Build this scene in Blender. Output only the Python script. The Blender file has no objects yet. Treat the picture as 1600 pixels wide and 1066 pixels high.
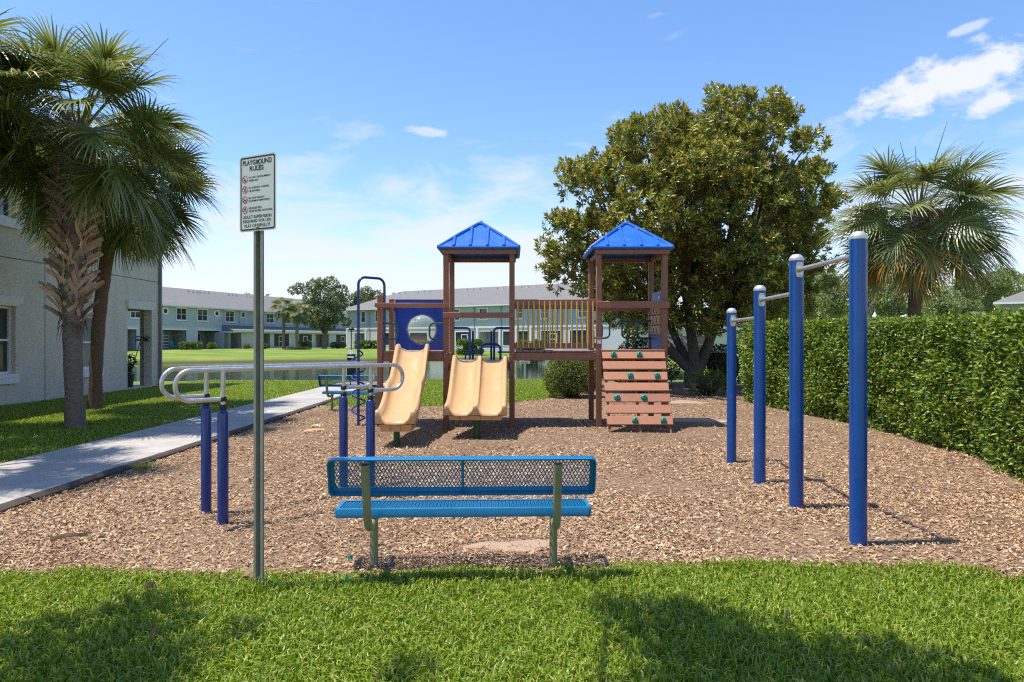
import bpy, bmesh, math, random
import numpy as np
from math import sin, cos, radians as R, pi
from mathutils import Vector, Matrix

random.seed(7)
rng = np.random.default_rng(11)
SC = bpy.context.scene
COL = SC.collection

# ------------------------------------------------------------------ camera
F = 1067.0; EYE = 1.65; HY = 533.0
cam_d = bpy.data.cameras.new('camera'); cam = bpy.data.objects.new('camera', cam_d); COL.objects.link(cam)
cam.location = (0, 0, EYE); cam.rotation_euler = (R(90), 0, 0)
cam_d.sensor_width = 36; cam_d.lens = 24.0; cam_d.clip_start = .05; cam_d.clip_end = 2000
SC.camera = cam

# ------------------------------------------------------------------ light
SUN_TO = Vector((-.33, -.04, 1)).normalized()
sun_d = bpy.data.lights.new('sun', 'SUN'); sun_d.energy = 4.35; sun_d.angle = R(.53); sun_d.color = (1, .94, .83)
sun = bpy.data.objects.new('sun', sun_d); COL.objects.link(sun)
sun.rotation_euler = (-SUN_TO).to_track_quat('-Z', 'Y').to_euler(); sun.location = (-20, 0, 60)

SC.view_settings.view_transform = 'Standard'; SC.view_settings.look = 'None'
SC.view_settings.gamma = 1; SC.view_settings.exposure = 0.68
SC.view_settings.use_curve_mapping = False
SC.cycles.max_bounces = 8; SC.cycles.transparent_max_bounces = 12
SC.cycles.use_denoising = False; SC.cycles.filter_width = 1.15; SC.cycles.sample_clamp_indirect = 4

world = bpy.data.worlds.new('World'); SC.world = world; world.use_nodes = True
nt = world.node_tree; nt.nodes.clear()
def wn(t, **kw):
    n = nt.nodes.new(t)
    for k, v in kw.items(): setattr(n, k, v)
    return n
def wmath(op, a, b=None, c=None, clamp=False):
    n = nt.nodes.new('ShaderNodeMath'); n.operation = op; n.use_clamp = clamp
    for i, v in enumerate((a, b, c)):
        if v is None: continue
        if isinstance(v, (int, float)): n.inputs[i].default_value = v
        else: nt.links.new(v, n.inputs[i])
    return n.outputs[0]
sky = wn('ShaderNodeTexSky', sky_type='NISHITA', sun_disc=False)
sky.sun_elevation = R(71.6); sky.sun_rotation = R(263); sky.altitude = 10
sky.air_density = 1.0; sky.dust_density = .35; sky.ozone_density = 3.5
tc = wn('ShaderNodeTexCoord'); sep = wn('ShaderNodeSeparateXYZ'); nt.links.new(tc.outputs['Generated'], sep.inputs[0])
X_, Y_, Z_ = sep.outputs
az = wmath('ARCTAN2', X_, Y_)                      # azimuth east of north, radians
hyp = wmath('SQRT', wmath('ADD', wmath('MULTIPLY', X_, X_), wmath('MULTIPLY', Y_, Y_)))
el = wmath('ARCTAN2', Z_, hyp)
comb = wn('ShaderNodeCombineXYZ'); nt.links.new(az, comb.inputs[0]); nt.links.new(el, comb.inputs[1])
def wnoise(scale, sx, sy, off, detail=6, rough=.55, dist=0.):
    mp = wn('ShaderNodeMapping'); mp.inputs['Scale'].default_value = (sx, sy, 1); mp.inputs['Location'].default_value = off
    nt.links.new(comb.outputs[0], mp.inputs[0])
    n = wn('ShaderNodeTexNoise'); n.inputs['Scale'].default_value = scale; n.inputs['Detail'].default_value = detail
    n.inputs['Roughness'].default_value = rough; n.inputs['Distortion'].default_value = dist
    nt.links.new(mp.outputs[0], n.inputs['Vector']); return n.outputs[0]
puff = wnoise(26, 1, 1.5, (1.3, .4, 0), 7, .62, .3)
def blob(a0, e0, ha, he, tilt, amp=.9, nz=puff):
    # soft ellipse in azimuth / elevation, broken up by noise
    da = wmath('SUBTRACT', az, R(a0)); de = wmath('SUBTRACT', el, R(e0))
    c, s = cos(R(tilt)), sin(R(tilt))
    u = wmath('DIVIDE', wmath('ADD', wmath('MULTIPLY', da, c), wmath('MULTIPLY', de, s)), R(ha))
    v = wmath('DIVIDE', wmath('SUBTRACT', wmath('MULTIPLY', de, c), wmath('MULTIPLY', da, s)), R(he))
    d = wmath('SQRT', wmath('ADD', wmath('MULTIPLY', u, u), wmath('MULTIPLY', v, v)))
    val = wmath('ADD', wmath('SUBTRACT', 1.0, d), wmath('MULTIPLY', wmath('SUBTRACT', nz, .5), 2.5))
    return wmath('MULTIPLY', wmath('MULTIPLY', val, 1.9, clamp=True), amp)
cl = blob(33.6, 18.0, 8.0, 1.7, 9, 1.0)
for args in ((40.0, 18.6, 5, 1.9, 4, 1.0), (35.2, 15.9, 2.0, .8, 4, .95), (33.8, 20.9, 1.6, .35, 9, .6), (-7.1, 17.0, 2.0, .42, -6, .6),
             (30.0, 16.3, .9, .4, 10, .35), (-46, 13, 5, 1.6, 5, .9), (63, 11, 7, 2.2, 3, .9), (120, 17, 9, 3, 0, .9),
             (-120, 20, 8, 3, 4, .9), (178, 14, 7, 2.2, 0, .9), (-80, 27, 6, 2, 0, .8)):
    cl = wmath('MAXIMUM', cl, blob(*args))
wis = wnoise(5.2, 1.0, 3.4, (.35, .1, 0), 7, .6, .9)
wis2 = wnoise(11., 1.0, 2.6, (2.35, 1.1, 0), 6, .6, .4)
wsum = wmath('ADD', wmath('MULTIPLY', wis, .7), wmath('MULTIPLY', wis2, .3))
low = wmath('SUBTRACT', 1.0, wmath('DIVIDE', el, R(19)), clamp=True)      # more cirrus and haze towards the horizon, all round
wv = wmath('SUBTRACT', wmath('ADD', wsum, wmath('MULTIPLY', low, .50)), .60)
wv = wmath('MULTIPLY', wmath('MULTIPLY', wv, 4.2, clamp=True), .82)
cl = wmath('MAXIMUM', cl, wv)
hz = wmath('SUBTRACT', 1.0, wmath('DIVIDE', el, R(13)), clamp=True)
cl = wmath('MAXIMUM', cl, wmath('MULTIPLY', wmath('POWER', hz, 1.15), .8))
hsv = wn('ShaderNodeHueSaturation'); hsv.inputs['Hue'].default_value = .503; hsv.inputs['Saturation'].default_value = 1.12; hsv.inputs['Value'].default_value = 1.0
nt.links.new(sky.outputs[0], hsv.inputs['Color'])
mx = wn('ShaderNodeMix', data_type='RGBA'); nt.links.new(cl, mx.inputs[0]); nt.links.new(hsv.outputs[0], mx.inputs[6])
mx.inputs[7].default_value = (3.75, 3.9, 4.25, 1)
bg = wn('ShaderNodeBackground'); bg.inputs[1].default_value = .15
out = wn('ShaderNodeOutputWorld'); nt.links.new(mx.outputs[2], bg.inputs[0]); nt.links.new(bg.outputs[0], out.inputs[0])

# ------------------------------------------------------------------ materials
def newmat(name):
    m = bpy.data.materials.new(name); m.use_nodes = True
    t = m.node_tree; return m, t, t.nodes['Principled BSDF']
def N(t, kind, **kw):
    n = t.nodes.new(kind)
    for k, v in kw.items(): setattr(n, k, v)
    return n
def noise(t, scale, detail=4, rough=.55, vec=None, coord='Object', stretch=None):
    n = N(t, 'ShaderNodeTexNoise'); n.inputs['Scale'].default_value = scale
    n.inputs['Detail'].default_value = detail; n.inputs['Roughness'].default_value = rough
    if vec is None:
        vec = N(t, 'ShaderNodeTexCoord').outputs[coord]
    if stretch:
        mp = N(t, 'ShaderNodeMapping'); mp.inputs['Scale'].default_value = stretch
        t.links.new(vec, mp.inputs[0]); vec = mp.outputs[0]
    t.links.new(vec, n.inputs['Vector']); return n.outputs[0]
def ramp(t, fac, stops, interp='LINEAR'):
    r = N(t, 'ShaderNodeValToRGB'); cr = r.color_ramp; cr.interpolation = interp
    while len(cr.elements) > 1: cr.elements.remove(cr.elements[-1])
    cr.elements[0].position = stops[0][0]; cr.elements[0].color = (*stops[0][1], 1)
    for p, c in stops[1:]:
        e = cr.elements.new(p); e.color = (*c, 1)
    t.links.new(fac, r.inputs[0]); return r.outputs[0]
def bumpn(t, p, h, strength, dist):
    b = N(t, 'ShaderNodeBump'); b.inputs['Strength'].default_value = strength; b.inputs['Distance'].default_value = dist
    t.links.new(h, b.inputs['Height']); t.links.new(b.outputs[0], p.inputs['Normal'])
def mul(c, k): return tuple(min(1, x * k) for x in c)
def M(name, col, rough=.5, metal=0., var=.12, vs=4., bump=0., bs=60., bd=.01, stretch=None, coat=0., dirt=None, objrand=0.):
    m, t, p = newmat(name)
    f = noise(t, vs, 6, .6, stretch=stretch)
    c = ramp(t, f, [(.25, mul(col, 1 - var)), (.5, col), (.75, mul(col, 1 + var))])
    if dirt:
        f2 = noise(t, vs * 2.3, 8, .7)
        mixn = N(t, 'ShaderNodeMix', data_type='RGBA')
        k = ramp(t, f2, [(.52, (0, 0, 0)), (.72, (.6, .6, .6))])
        t.links.new(k, mixn.inputs[0]); t.links.new(c, mixn.inputs[6]); mixn.inputs[7].default_value = (*dirt, 1); c = mixn.outputs[2]
    if objrand:            # each copy of a piece gets its own tone
        mo = N(t, 'ShaderNodeMix', data_type='RGBA', blend_type='MULTIPLY'); mo.inputs[0].default_value = 1
        t.links.new(c, mo.inputs[6]); t.links.new(ramp(t, N(t, 'ShaderNodeObjectInfo').outputs['Random'], [(0, (1 - objrand,) * 3), (1, (1 + objrand,) * 3)]), mo.inputs[7]); c = mo.outputs[2]
    t.links.new(c, p.inputs['Base Color'])
    rr = ramp(t, noise(t, vs * 3, 5), [(.3, (max(0, rough - .08),) * 3), (.7, (min(1, rough + .1),) * 3)])
    t.links.new(rr, p.inputs['Roughness'])
    p.inputs['Metallic'].default_value = metal; p.inputs['Coat Weight'].default_value = coat
    if bump: bumpn(t, p, noise(t, bs, 6, .65, stretch=stretch), bump, bd)
    return m
def leafM(name, stops, rough=.45, trans=.3, tcol=None, back=None):
    m, t, p = newmat(name)
    g = N(t, 'ShaderNodeNewGeometry')
    c = ramp(t, g.outputs['Random Per Island'], stops)
    cc = c
    if back:
        mb = N(t, 'ShaderNodeMix', data_type='RGBA'); t.links.new(g.outputs['Backfacing'], mb.inputs[0])
        t.links.new(c, mb.inputs[6]); mb.inputs[7].default_value = (*back, 1); cc = mb.outputs[2]
    t.links.new(cc, p.inputs['Base Color']); p.inputs['Roughness'].default_value = rough
    p.inputs['Specular IOR Level'].default_value = .45
    tr = N(t, 'ShaderNodeBsdfTranslucent')
    hs = N(t, 'ShaderNodeHueSaturation'); hs.inputs['Value'].default_value = 1.5; hs.inputs['Saturation'].default_value = 1.1; hs.inputs['Hue'].default_value = .485
    t.links.new(c, hs.inputs['Color']); t.links.new(hs.outputs[0], tr.inputs[0])
    mxs = N(t, 'ShaderNodeMixShader'); mxs.inputs[0].default_value = trans
    t.links.new(p.outputs[0], mxs.inputs[1]); t.links.new(tr.outputs[0], mxs.inputs[2])
    t.links.new(mxs.outputs[0], t.nodes['Material Output'].inputs[0])
    return m

# ------------------------------------------------------------------ object helpers
def tag(o, label=None, cat=None, group=None, kind=None):
    if label: o['label'] = label
    if cat: o['category'] = cat
    if group: o['group'] = group
    if kind: o['kind'] = kind
    return o
def thing(name, loc, label, cat, rz=0., group=None):
    o = bpy.data.objects.new(name, None); COL.objects.link(o); o.location = loc; o.rotation_euler = (0, 0, rz)
    o.empty_display_size = .1
    return tag(o, label, cat, group)
def link(name, me, parent=None, mat=None, loc=None, rot=None):
    o = bpy.data.objects.new(name, me); COL.objects.link(o)
    if parent is not None: o.parent = parent
    if loc is not None: o.location = loc
    if rot is not None: o.rotation_euler = rot
    if mat is not None and not me.materials: me.materials.append(mat)
    return o
def copy_tree(o, parent=None):
    c = o.copy(); COL.objects.link(c); c.parent = parent
    for ch in o.children: copy_tree(ch, c)
    return c

class MB:
    """collects primitives in one bmesh; build() links them as ONE mesh object"""
    def __init__(s): s.bm = bmesh.new()
    def _put(s, verts, faces, smooth=False):
        vs = [s.bm.verts.new(v) for v in verts]; out = []
        for f in faces:
            try:
                fc = s.bm.faces.new([vs[i] for i in f]); fc.smooth = smooth; out.append(fc)
            except ValueError: pass
        return vs, out
    def box(s, c, size, rot=None, bev=0., seg=1):
        hx, hy, hz = size[0] / 2, size[1] / 2, size[2] / 2
        pts = [Vector((x, y, z)) for x in (-hx, hx) for y in (-hy, hy) for z in (-hz, hz)]
        if rot is not None:
            m = rot if isinstance(rot, Matrix) else Matrix.Rotation(rot, 3, 'Z')
            pts = [m @ p for p in pts]
        pts = [p + Vector(c) for p in pts]
        vs, fs = s._put(pts, [(0, 1, 3, 2), (4, 6, 7, 5), (0, 4, 5, 1), (2, 3, 7, 6), (0, 2, 6, 4), (1, 5, 7, 3)])
        if bev:
            es = list({e for f in fs for e in f.edges})
            bmesh.ops.bevel(s.bm, geom=es, offset=bev, segments=seg, affect='EDGES', profile=.5)
        return s
    def span(s, a, b, bev=0., seg=1):       # box from corner to corner
        a, b = Vector(a), Vector(b)
        d = b - a
        return s.box((a + b) / 2, (abs(d.x), abs(d.y), abs(d.z)), None, bev, seg)
    def bar(s, a, b, w, h, up=(0, 0, 1), bev=0.):  # rectangular bar along a-b, w across, h along up
        a, b = Vector(a), Vector(b); d = b - a; L = d.length; x = d / L
        u = Vector(up); y = u.cross(x)
        if y.length < 1e-5: y = Vector((1, 0, 0))
        y.normalize(); z = x.cross(y)
        m = Matrix((x, y, z)).transposed()
        return s.box((a + b) / 2, (L, w, h), m, bev)
    def tube(s, pts, r, n=10, caps=True, closed=False, smooth=True):
        pts = [Vector(p) for p in pts]; k = len(pts)
        rs = r if isinstance(r, (list, tuple)) else [r] * k
        rings = []; prev = None
        for i, p in enumerate(pts):
            if closed: tg = pts[(i + 1) % k] - pts[i - 1]
            else: tg = pts[min(i + 1, k - 1)] - pts[max(i - 1, 0)]
            if tg.length < 1e-9: tg = Vector((0, 0, 1))
            tg.normalize()
            if prev is None:
                a = Vector((0, 0, 1)) if abs(tg.z) < .9 else Vector((1, 0, 0))
                u = a.cross(tg).normalized()
            else:
                u = prev - tg * prev.dot(tg)
                u = u.normalized() if u.length > 1e-6 else Vector((1, 0, 0))
            prev = u; v = tg.cross(u)
            rings.append([s.bm.verts.new(p + (u * cos(2 * pi * j / n) + v * sin(2 * pi * j / n)) * rs[i]) for j in range(n)])
        m = k if closed else k - 1
        for i in range(m):
            A, B = rings[i], rings[(i + 1) % k]
            for j in range(n):
                f = s.bm.faces.new((A[j], A[(j + 1) % n], B[(j + 1) % n], B[j])); f.smooth = smooth
        if caps and not closed:
            try:
                s.bm.faces.new(rings[0][::-1]); s.bm.faces.new(rings[-1])
            except ValueError: pass
        return s
    def lathe(s, prof, c=(0, 0, 0), n=20, smooth=True):  # (radius, z) pairs, round the z axis
        c = Vector(c); rings = []
        for r_, z in prof:
            if r_ < 1e-6: rings.append([s.bm.verts.new(c + Vector((0, 0, z)))])
            else: rings.append([s.bm.verts.new(c + Vector((r_ * cos(2 * pi * j / n), r_ * sin(2 * pi * j / n), z))) for j in range(n)])
        for A, B in zip(rings, rings[1:]):
            for j in range(n):
                a = [A[j % len(A)], A[(j + 1) % len(A)]] if len(A) > 1 else [A[0]]
                b = [B[(j + 1) % len(B)], B[j % len(B)]] if len(B) > 1 else [B[0]]
                if len(a) + len(b) >= 3:
                    f = s.bm.faces.new(a + b); f.smooth = smooth
        return s
    def poly(s, pts, faces, smooth=False): s._put([Vector(p) for p in pts], faces, smooth); return s
    def prism(s, outline, z0, z1, smooth=False):  # xy outline extruded upwards
        n = len(outline)
        v = [(x, y, z0) for x, y in outline] + [(x, y, z1) for x, y in outline]
        f = [tuple(range(n))[::-1], tuple(range(n, 2 * n))] + [(i, (i + 1) % n, n + (i + 1) % n, n + i) for i in range(n)]
        s._put(v, f, smooth); return s
    def grid(s, rows, smooth=True, closed=False):
        vv = [[s.bm.verts.new(p) for p in r] for r in rows]
        for A, B in zip(vv, vv[1:]):
            m = len(A)
            for j in range(m if closed else m - 1):
                f = s.bm.faces.new((A[j], A[(j + 1) % m], B[(j + 1) % m], B[j])); f.smooth = smooth
        return s
    def mesh(s, name, mat=None, sharp=38, off=None, flip=True):
        if off is not None: bmesh.ops.translate(s.bm, verts=s.bm.verts, vec=-Vector(off))
        if flip: bmesh.ops.recalc_face_normals(s.bm, faces=s.bm.faces)
        me = bpy.data.meshes.new(name); s.bm.to_mesh(me); s.bm.free()
        if sharp: me.set_sharp_from_angle(angle=R(sharp))
        if mat: me.materials.append(mat)
        return me
    def build(s, name, mat, parent=None, off=None, sharp=38, flip=True):
        return link(name, s.mesh(name, mat, sharp, off, flip), parent)

def np_mesh(name, V, faces, mat, smooth=False):
    """faces: list of (n,k) int arrays"""
    me = bpy.data.meshes.new(name)
    V = np.asarray(V, dtype=np.float32).reshape(-1, 3)
    me.vertices.add(len(V)); me.vertices.foreach_set('co', V.ravel())
    loops = np.concatenate([f.ravel() for f in faces]).astype(np.int32)
    tot = np.concatenate([np.full(len(f), f.shape[1], np.int32) for f in faces])
    start = np.concatenate([[0], np.cumsum(tot)[:-1]]).astype(np.int32)
    me.loops.add(len(loops)); me.loops.foreach_set('vertex_index', loops)
    me.polygons.add(len(tot)); me.polygons.foreach_set('loop_start', start); me.polygons.foreach_set('loop_total', tot)
    me.polygons.foreach_set('use_smooth', np.full(len(tot), smooth, bool))
    me.update(calc_edges=True); me.materials.append(mat)
    return me
def unit(a): return a / np.maximum(np.linalg.norm(a, axis=1, keepdims=True), 1e-9)
def kites(P, D, Nn, L, W, fold=.12):
    """leaf-shaped folded pairs of triangles; P bases, D axes, Nn normals"""
    D = unit(D); S = unit(np.cross(D, Nn)); Nn = np.cross(S, D)
    L = L[:, None]; W = W[:, None]
    b = P; tp = P + D * L - Nn * L * .08
    l = P + D * L * .48 + S * W / 2 + Nn * W * fold; r = P + D * L * .48 - S * W / 2 + Nn * W * fold
    V = np.stack([b, r, tp, l], 1).reshape(-1, 3)
    i = np.arange(len(P)) * 4
    T = np.concatenate([np.stack([i, i + 2, i + 1], 1), np.stack([i, i + 3, i + 2], 1)])
    return V, T
def rand_dirs(n): return unit(rng.normal(size=(n, 3)))

def vnoise(x, y, s=1., seed=0):
    """cheap smooth value noise for terrain and outlines"""
    x = np.asarray(x, float) * s; y = np.asarray(y, float) * s
    r = 0
    for k, (a, b, c, d) in enumerate(((1.0, .7, .3, 1.0), (-.8, 1.3, 1.7, .7), (1.9, .4, 4.1, .5), (.5, -2.3, 2.2, .45), (3.1, 2.7, .6, .3), (-2.9, 4.1, 5.2, .25))):
        r = r + d * np.sin(a * x + b * y + c + seed * 1.7 * (k + 1))
    return r / 3.2
# ------------------------------------------------------------------ material set
MT = {}
MT['brown'] = M('brown_recycled_plastic', (.25, .098, .053), .55, var=.14, vs=3, bump=.25, bs=40, bd=.004, stretch=(1, 1, .25), dirt=(.24, .12, .085))
MT['plank'] = M('sunlit_plank', (.43, .19, .105), .55, var=.1, vs=4, bump=.25, bs=30, bd=.004, stretch=(.2, 1, 1), dirt=(.45, .22, .15), objrand=.1)  # brown plastic of the posts again, its sunlit tone put into the colour
MT['beam'] = M('brown_beam', (.27, .108, .06), .55, var=.14, vs=3, bump=.25, bs=40, bd=.004, stretch=(.25, 1, 1), dirt=(.28, .14, .1))
MT['deck'] = M('deck_top', (.30, .17, .125), .6, var=.15, vs=6, bump=.2, bs=50)
MT['slide'] = M('tan_slide_plastic', (.57, .35, .17), .2, var=.04, vs=4, bump=.015, bs=14, bd=.01, dirt=(.49, .30, .145), stretch=(2.5, .6, 1))
MT['blue_roof'] = M('blue_roof_plastic', (.010, .115, .50), .36, var=.12, vs=2, bump=.06, bs=12, bd=.02, dirt=(.035, .15, .46))
MT['blue_post'] = M('blue_powder_coat', (.001, .058, .28), .34, var=.12, vs=2, coat=.15, bump=.04, bs=160, bd=.002, dirt=(.012, .095, .33))
MT['navy'] = M('navy_pipe', (.006, .032, .19), .32, var=.08, vs=5, coat=.2)
MT['navy_sleeve'] = M('navy_sleeve', (.003, .026, .18), .3, var=.08, vs=5, coat=.25, bump=.05, bs=150, bd=.002)
MT['blue_panel'] = M('blue_panel_plastic', (.004, .040, .34), .38, var=.06, vs=4)
MT['bench'] = M('bench_thermoplastic', (.001, .15, .335), .35, var=.08, vs=5, coat=.15, bump=.12, bs=120, bd=.003)
MT['olive'] = M('olive_painted_steel', (.24, .235, .13), .5, var=.14, vs=8, bump=.08, bs=90, bd=.002, dirt=(.2, .17, .1))
MT['galv'] = M('galvanised_channel', (.235, .24, .205), .55, metal=.2, var=.2, vs=9, bump=.1, bs=80, bd=.002)
MT['alu'] = M('worn_aluminium', (.58, .56, .53), .36, metal=.85, var=.12, vs=10, bump=.05, bs=90, bd=.002)
MT['alu_cap'] = M('cast_cap', (.62, .61, .60), .42, metal=.6, var=.08, vs=20)
MT['black'] = M('black_rubber', (.016, .016, .017), .6, var=.2)
MT['green_pipe'] = M('green_pipe', (.006, .07, .047), .35, var=.1, vs=8, coat=.2)
MT['green_post'] = M('green_post', (.008, .06, .022), .45, var=.15, vs=8)
MT['teal'] = M('teal_hold', (.0, .25, .19), .4, var=.12, vs=20)
MT['yellow'] = M('mustard_baluster', (.60, .41, .085), .42, var=.09, vs=8)
MT['tan_block'] = M('tan_block', (.55, .33, .16), .45, var=.07, vs=8)
MT['steel'] = M('bolt_steel', (.4, .4, .4), .4, metal=.9, var=.1)
MT['white'] = M('white_paint', (.74, .74, .72), .5, var=.05, vs=3)
MT['sign_white'] = M('sign_face', (.56, .58, .57), .4, var=.04, vs=8)
MT['ink'] = M('black_ink', (.012, .014, .022), .55, var=.05)
MT['red_ink'] = M('red_ink', (.40, .03, .03), .5, var=.05)
MT['sticker'] = M('sticker', (.68, .66, .66), .4, var=.04)
MT['stucco'] = M('grey_stucco', (.60, .525, .43), .85, var=.09, vs=1.6, bump=.3, bs=95, bd=.005, dirt=(.47, .425, .36), stretch=(1, 1, .35))
MT['joint'] = M('dark_joint', (.17, .16, .15), .9, var=.1)  # dark grey of the joint lines in the stucco
MT['trim'] = M('white_trim', (.70, .70, .70), .6, var=.05, vs=2)
MT['downspout'] = M('downspout_grey', (.20, .205, .19), .5, var=.1, vs=3)
MT['slate'] = M('lower_roof_shingle', (.16, .17, .185), .8, var=.15, vs=4, bump=.4, bs=8, bd=.03)
MT['shingle'] = M('roof_shingle', (.16, .155, .152), .85, var=.14, vs=1.3, bump=.5, bs=7, bd=.03, stretch=(1, 3, 3))
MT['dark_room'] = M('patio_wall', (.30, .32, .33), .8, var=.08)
MT['screen'] = M('dark_screen', (.022, .022, .026), .55, var=.2, vs=2)
MT['doorwood'] = M('dark_door', (.035, .028, .028), .5, var=.2)
MT['blind'] = M('window_blind', (.33, .33, .32), .6, var=.08)
MT['concrete'] = M('sidewalk_concrete', (.37, .345, .32), .85, var=.17, vs=2.4, bump=.35, bs=120, bd=.004, dirt=(.25, .225, .2), objrand=.09)
MT['edging'] = M('stained_edging', (.065, .047, .034), .9, var=.3, vs=8, bump=.6, bs=40, bd=.01, dirt=(.035, .025, .02))
MT['bark'] = M('magnolia_bark', (.105, .09, .078), .9, var=.3, vs=7, bump=.7, bs=22, bd=.02)
MT['oakbark'] = M('tree_bark', (.19, .165, .145), .9, var=.25, vs=6, bump=.6, bs=14, bd=.03)
MT['palmtrunk'] = M('palm_trunk', (.20, .155, .118), .9, var=.35, vs=9, bump=.8, bs=26, bd=.02, stretch=(1, 1, 2.5), dirt=(.09, .07, .055))
MT['palmtrunk2'] = M('palm_trunk_brown', (.165, .098, .062), .9, var=.3, vs=11, bump=.8, bs=30, bd=.02, stretch=(1, 1, 3))
MT['boot'] = M('palm_boot', (.40, .27, .175), .8, var=.3, vs=9, bump=.5, bs=40, bd=.01, dirt=(.18, .11, .07), objrand=.5)
MT['fibre'] = M('palm_fibre', (.16, .10, .07), .9, var=.35, vs=14, bump=.6, bs=50)
MT['deadtwig'] = leafM('dead_flower_twigs', [(0, (.26, .19, .16)), (.5, (.19, .13, .11)), (1, (.36, .30, .27))], .9, .1)
MT['petiole'] = M('palm_petiole', (.17, .21, .06), .5, var=.25, vs=5)
MT['frond'] = leafM('palm_frond', [(0, (.085, .12, .032)), (.45, (.145, .185, .052)), (.8, (.24, .27, .08)), (1, (.42, .40, .16))], .32, .25)
MT['frond_light'] = leafM('palm_frond_grey_green', [(0, (.10, .13, .045)), (.5, (.17, .20, .066)), (1, (.32, .33, .12))], .38, .25)
MT['frond_old'] = leafM('palm_frond_yellowing', [(0, (.48, .20, .03)), (.25, (.36, .24, .05)), (.6, (.17, .19, .06)), (.85, (.30, .26, .09)), (1, (.5, .25, .06))], .5, .25)
MT['spike'] = M('palm_spike', (.06, .075, .05), .6, var=.2)
MT['magnolia'] = leafM('magnolia_leaf', [(0, (.05, .082, .02)), (.3, (.11, .16, .033)), (.58, (.23, .275, .045)), (.84, (.46, .45, .07)), (.95, (.58, .42, .07)), (1, (.40, .19, .045))], .36, .22, back=(.20, .165, .06))
MT['hedge'] = leafM('hedge_leaf', [(0, (.045, .09, .012)), (.35, (.09, .165, .018)), (.7, (.18, .285, .03)), (.92, (.36, .45, .06)), (1, (.38, .34, .09))], .5, .22)
MT['hedge_core'] = M('hedge_twigs', (.035, .04, .018), .9, var=.4, vs=12, bump=.8, bs=20, bd=.05)
MT['shrub'] = leafM('shrub_leaf', [(0, (.06, .10, .018)), (.5, (.115, .16, .026)), (.85, (.17, .2, .03)), (1, (.32, .30, .04))], .42, .3)
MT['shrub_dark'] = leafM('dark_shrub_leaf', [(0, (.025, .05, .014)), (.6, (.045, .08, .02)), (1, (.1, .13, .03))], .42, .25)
MT['farshrub'] = leafM('clipped_bush_leaf', [(0, (.06, .12, .016)), (.5, (.10, .175, .022)), (1, (.2, .26, .04))], .5, .3)
MT['oak'] = leafM('oak_leaf', [(0, (.09, .125, .05)), (.5, (.14, .18, .07)), (1, (.22, .25, .11))], .5, .3)
MT['fartree'] = leafM('hazy_treeline_leaf', [(0, (.14, .18, .065)), (.5, (.20, .24, .085)), (1, (.30, .33, .13))], .55, .3)  # distance haze is mixed into these paler leaf colours
MT['grass'] = leafM('grass_blade', [(0, (.11, .185, .015)), (.35, (.18, .275, .02)), (.7, (.255, .345, .03)), (.92, (.35, .39, .06)), (1, (.50, .43, .17))], .45, .30)
MT['chip'] = leafM('wood_chip', [(0, (.20, .122, .07)), (.18, (.40, .262, .155)), (.36, (.29, .175, .098)), (.52, (.49, .355, .23)), (.66, (.21, .128, .075)), (.8, (.42, .28, .17)), (.92, (.62, .50, .37)), (1, (.12, .07, .045))], .85, .0)
MT['leaf_brown'] = M('dry_leaf', (.22, .14, .07), .7, var=.25, vs=20)
MT['soil'] = M('bare_soil', (.34, .24, .165), .95, var=.14, vs=5, bump=.5, bs=60, bd=.01)
MT['terracotta'] = M('dark_pot', (.03, .026, .024), .5, var=.2)

def mat_lawn():
    m, t, p = newmat('lawn')
    a = noise(t, .22, 5, .6); b = noise(t, 9, 6, .7); c = noise(t, 60, 3, .7)
    ca = ramp(t, a, [(.3, (.115, .185, .018)), (.5, (.165, .24, .022)), (.7, (.25, .29, .036))])
    mx1 = N(t, 'ShaderNodeMix', data_type='RGBA', blend_type='MULTIPLY'); mx1.inputs[0].default_value = .8
    t.links.new(ca, mx1.inputs[6]); t.links.new(ramp(t, b, [(.25, (.6, .62, .5)), (.6, (1.05, 1.05, 1)), (.8, (1.35, 1.2, 1.1))]), mx1.inputs[7])
    mx2 = N(t, 'ShaderNodeMix', data_type='RGBA', blend_type='MULTIPLY'); mx2.inputs[0].default_value = .8
    t.links.new(mx1.outputs[2], mx2.inputs[6]); t.links.new(ramp(t, c, [(.3, (.55, .58, .5)), (.65, (1.2, 1.2, 1.1))]), mx2.inputs[7])
    # worn earth where the pond bank is eroded: low ground
    pos = N(t, 'ShaderNodeSeparateXYZ'); t.links.new(N(t, 'ShaderNodeNewGeometry').outputs['Position'], pos.inputs[0])
    k = N(t, 'ShaderNodeMapRange'); k.inputs[1].default_value = -.30; k.inputs[2].default_value = -.12; k.inputs[3].default_value = 1; k.inputs[4].default_value = 0
    t.links.new(pos.outputs[2], k.inputs[0])
    mx3 = N(t, 'ShaderNodeMix', data_type='RGBA'); t.links.new(k.outputs[0], mx3.inputs[0]); t.links.new(mx2.outputs[2], mx3.inputs[6]); mx3.inputs[7].default_value = (.085, .06, .032, 1)
    t.links.new(mx3.outputs[2], p.inputs['Base Color']); p.inputs['Roughness'].default_value = .9
    bumpn(t, p, c, .8, .04)
    return m
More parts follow.
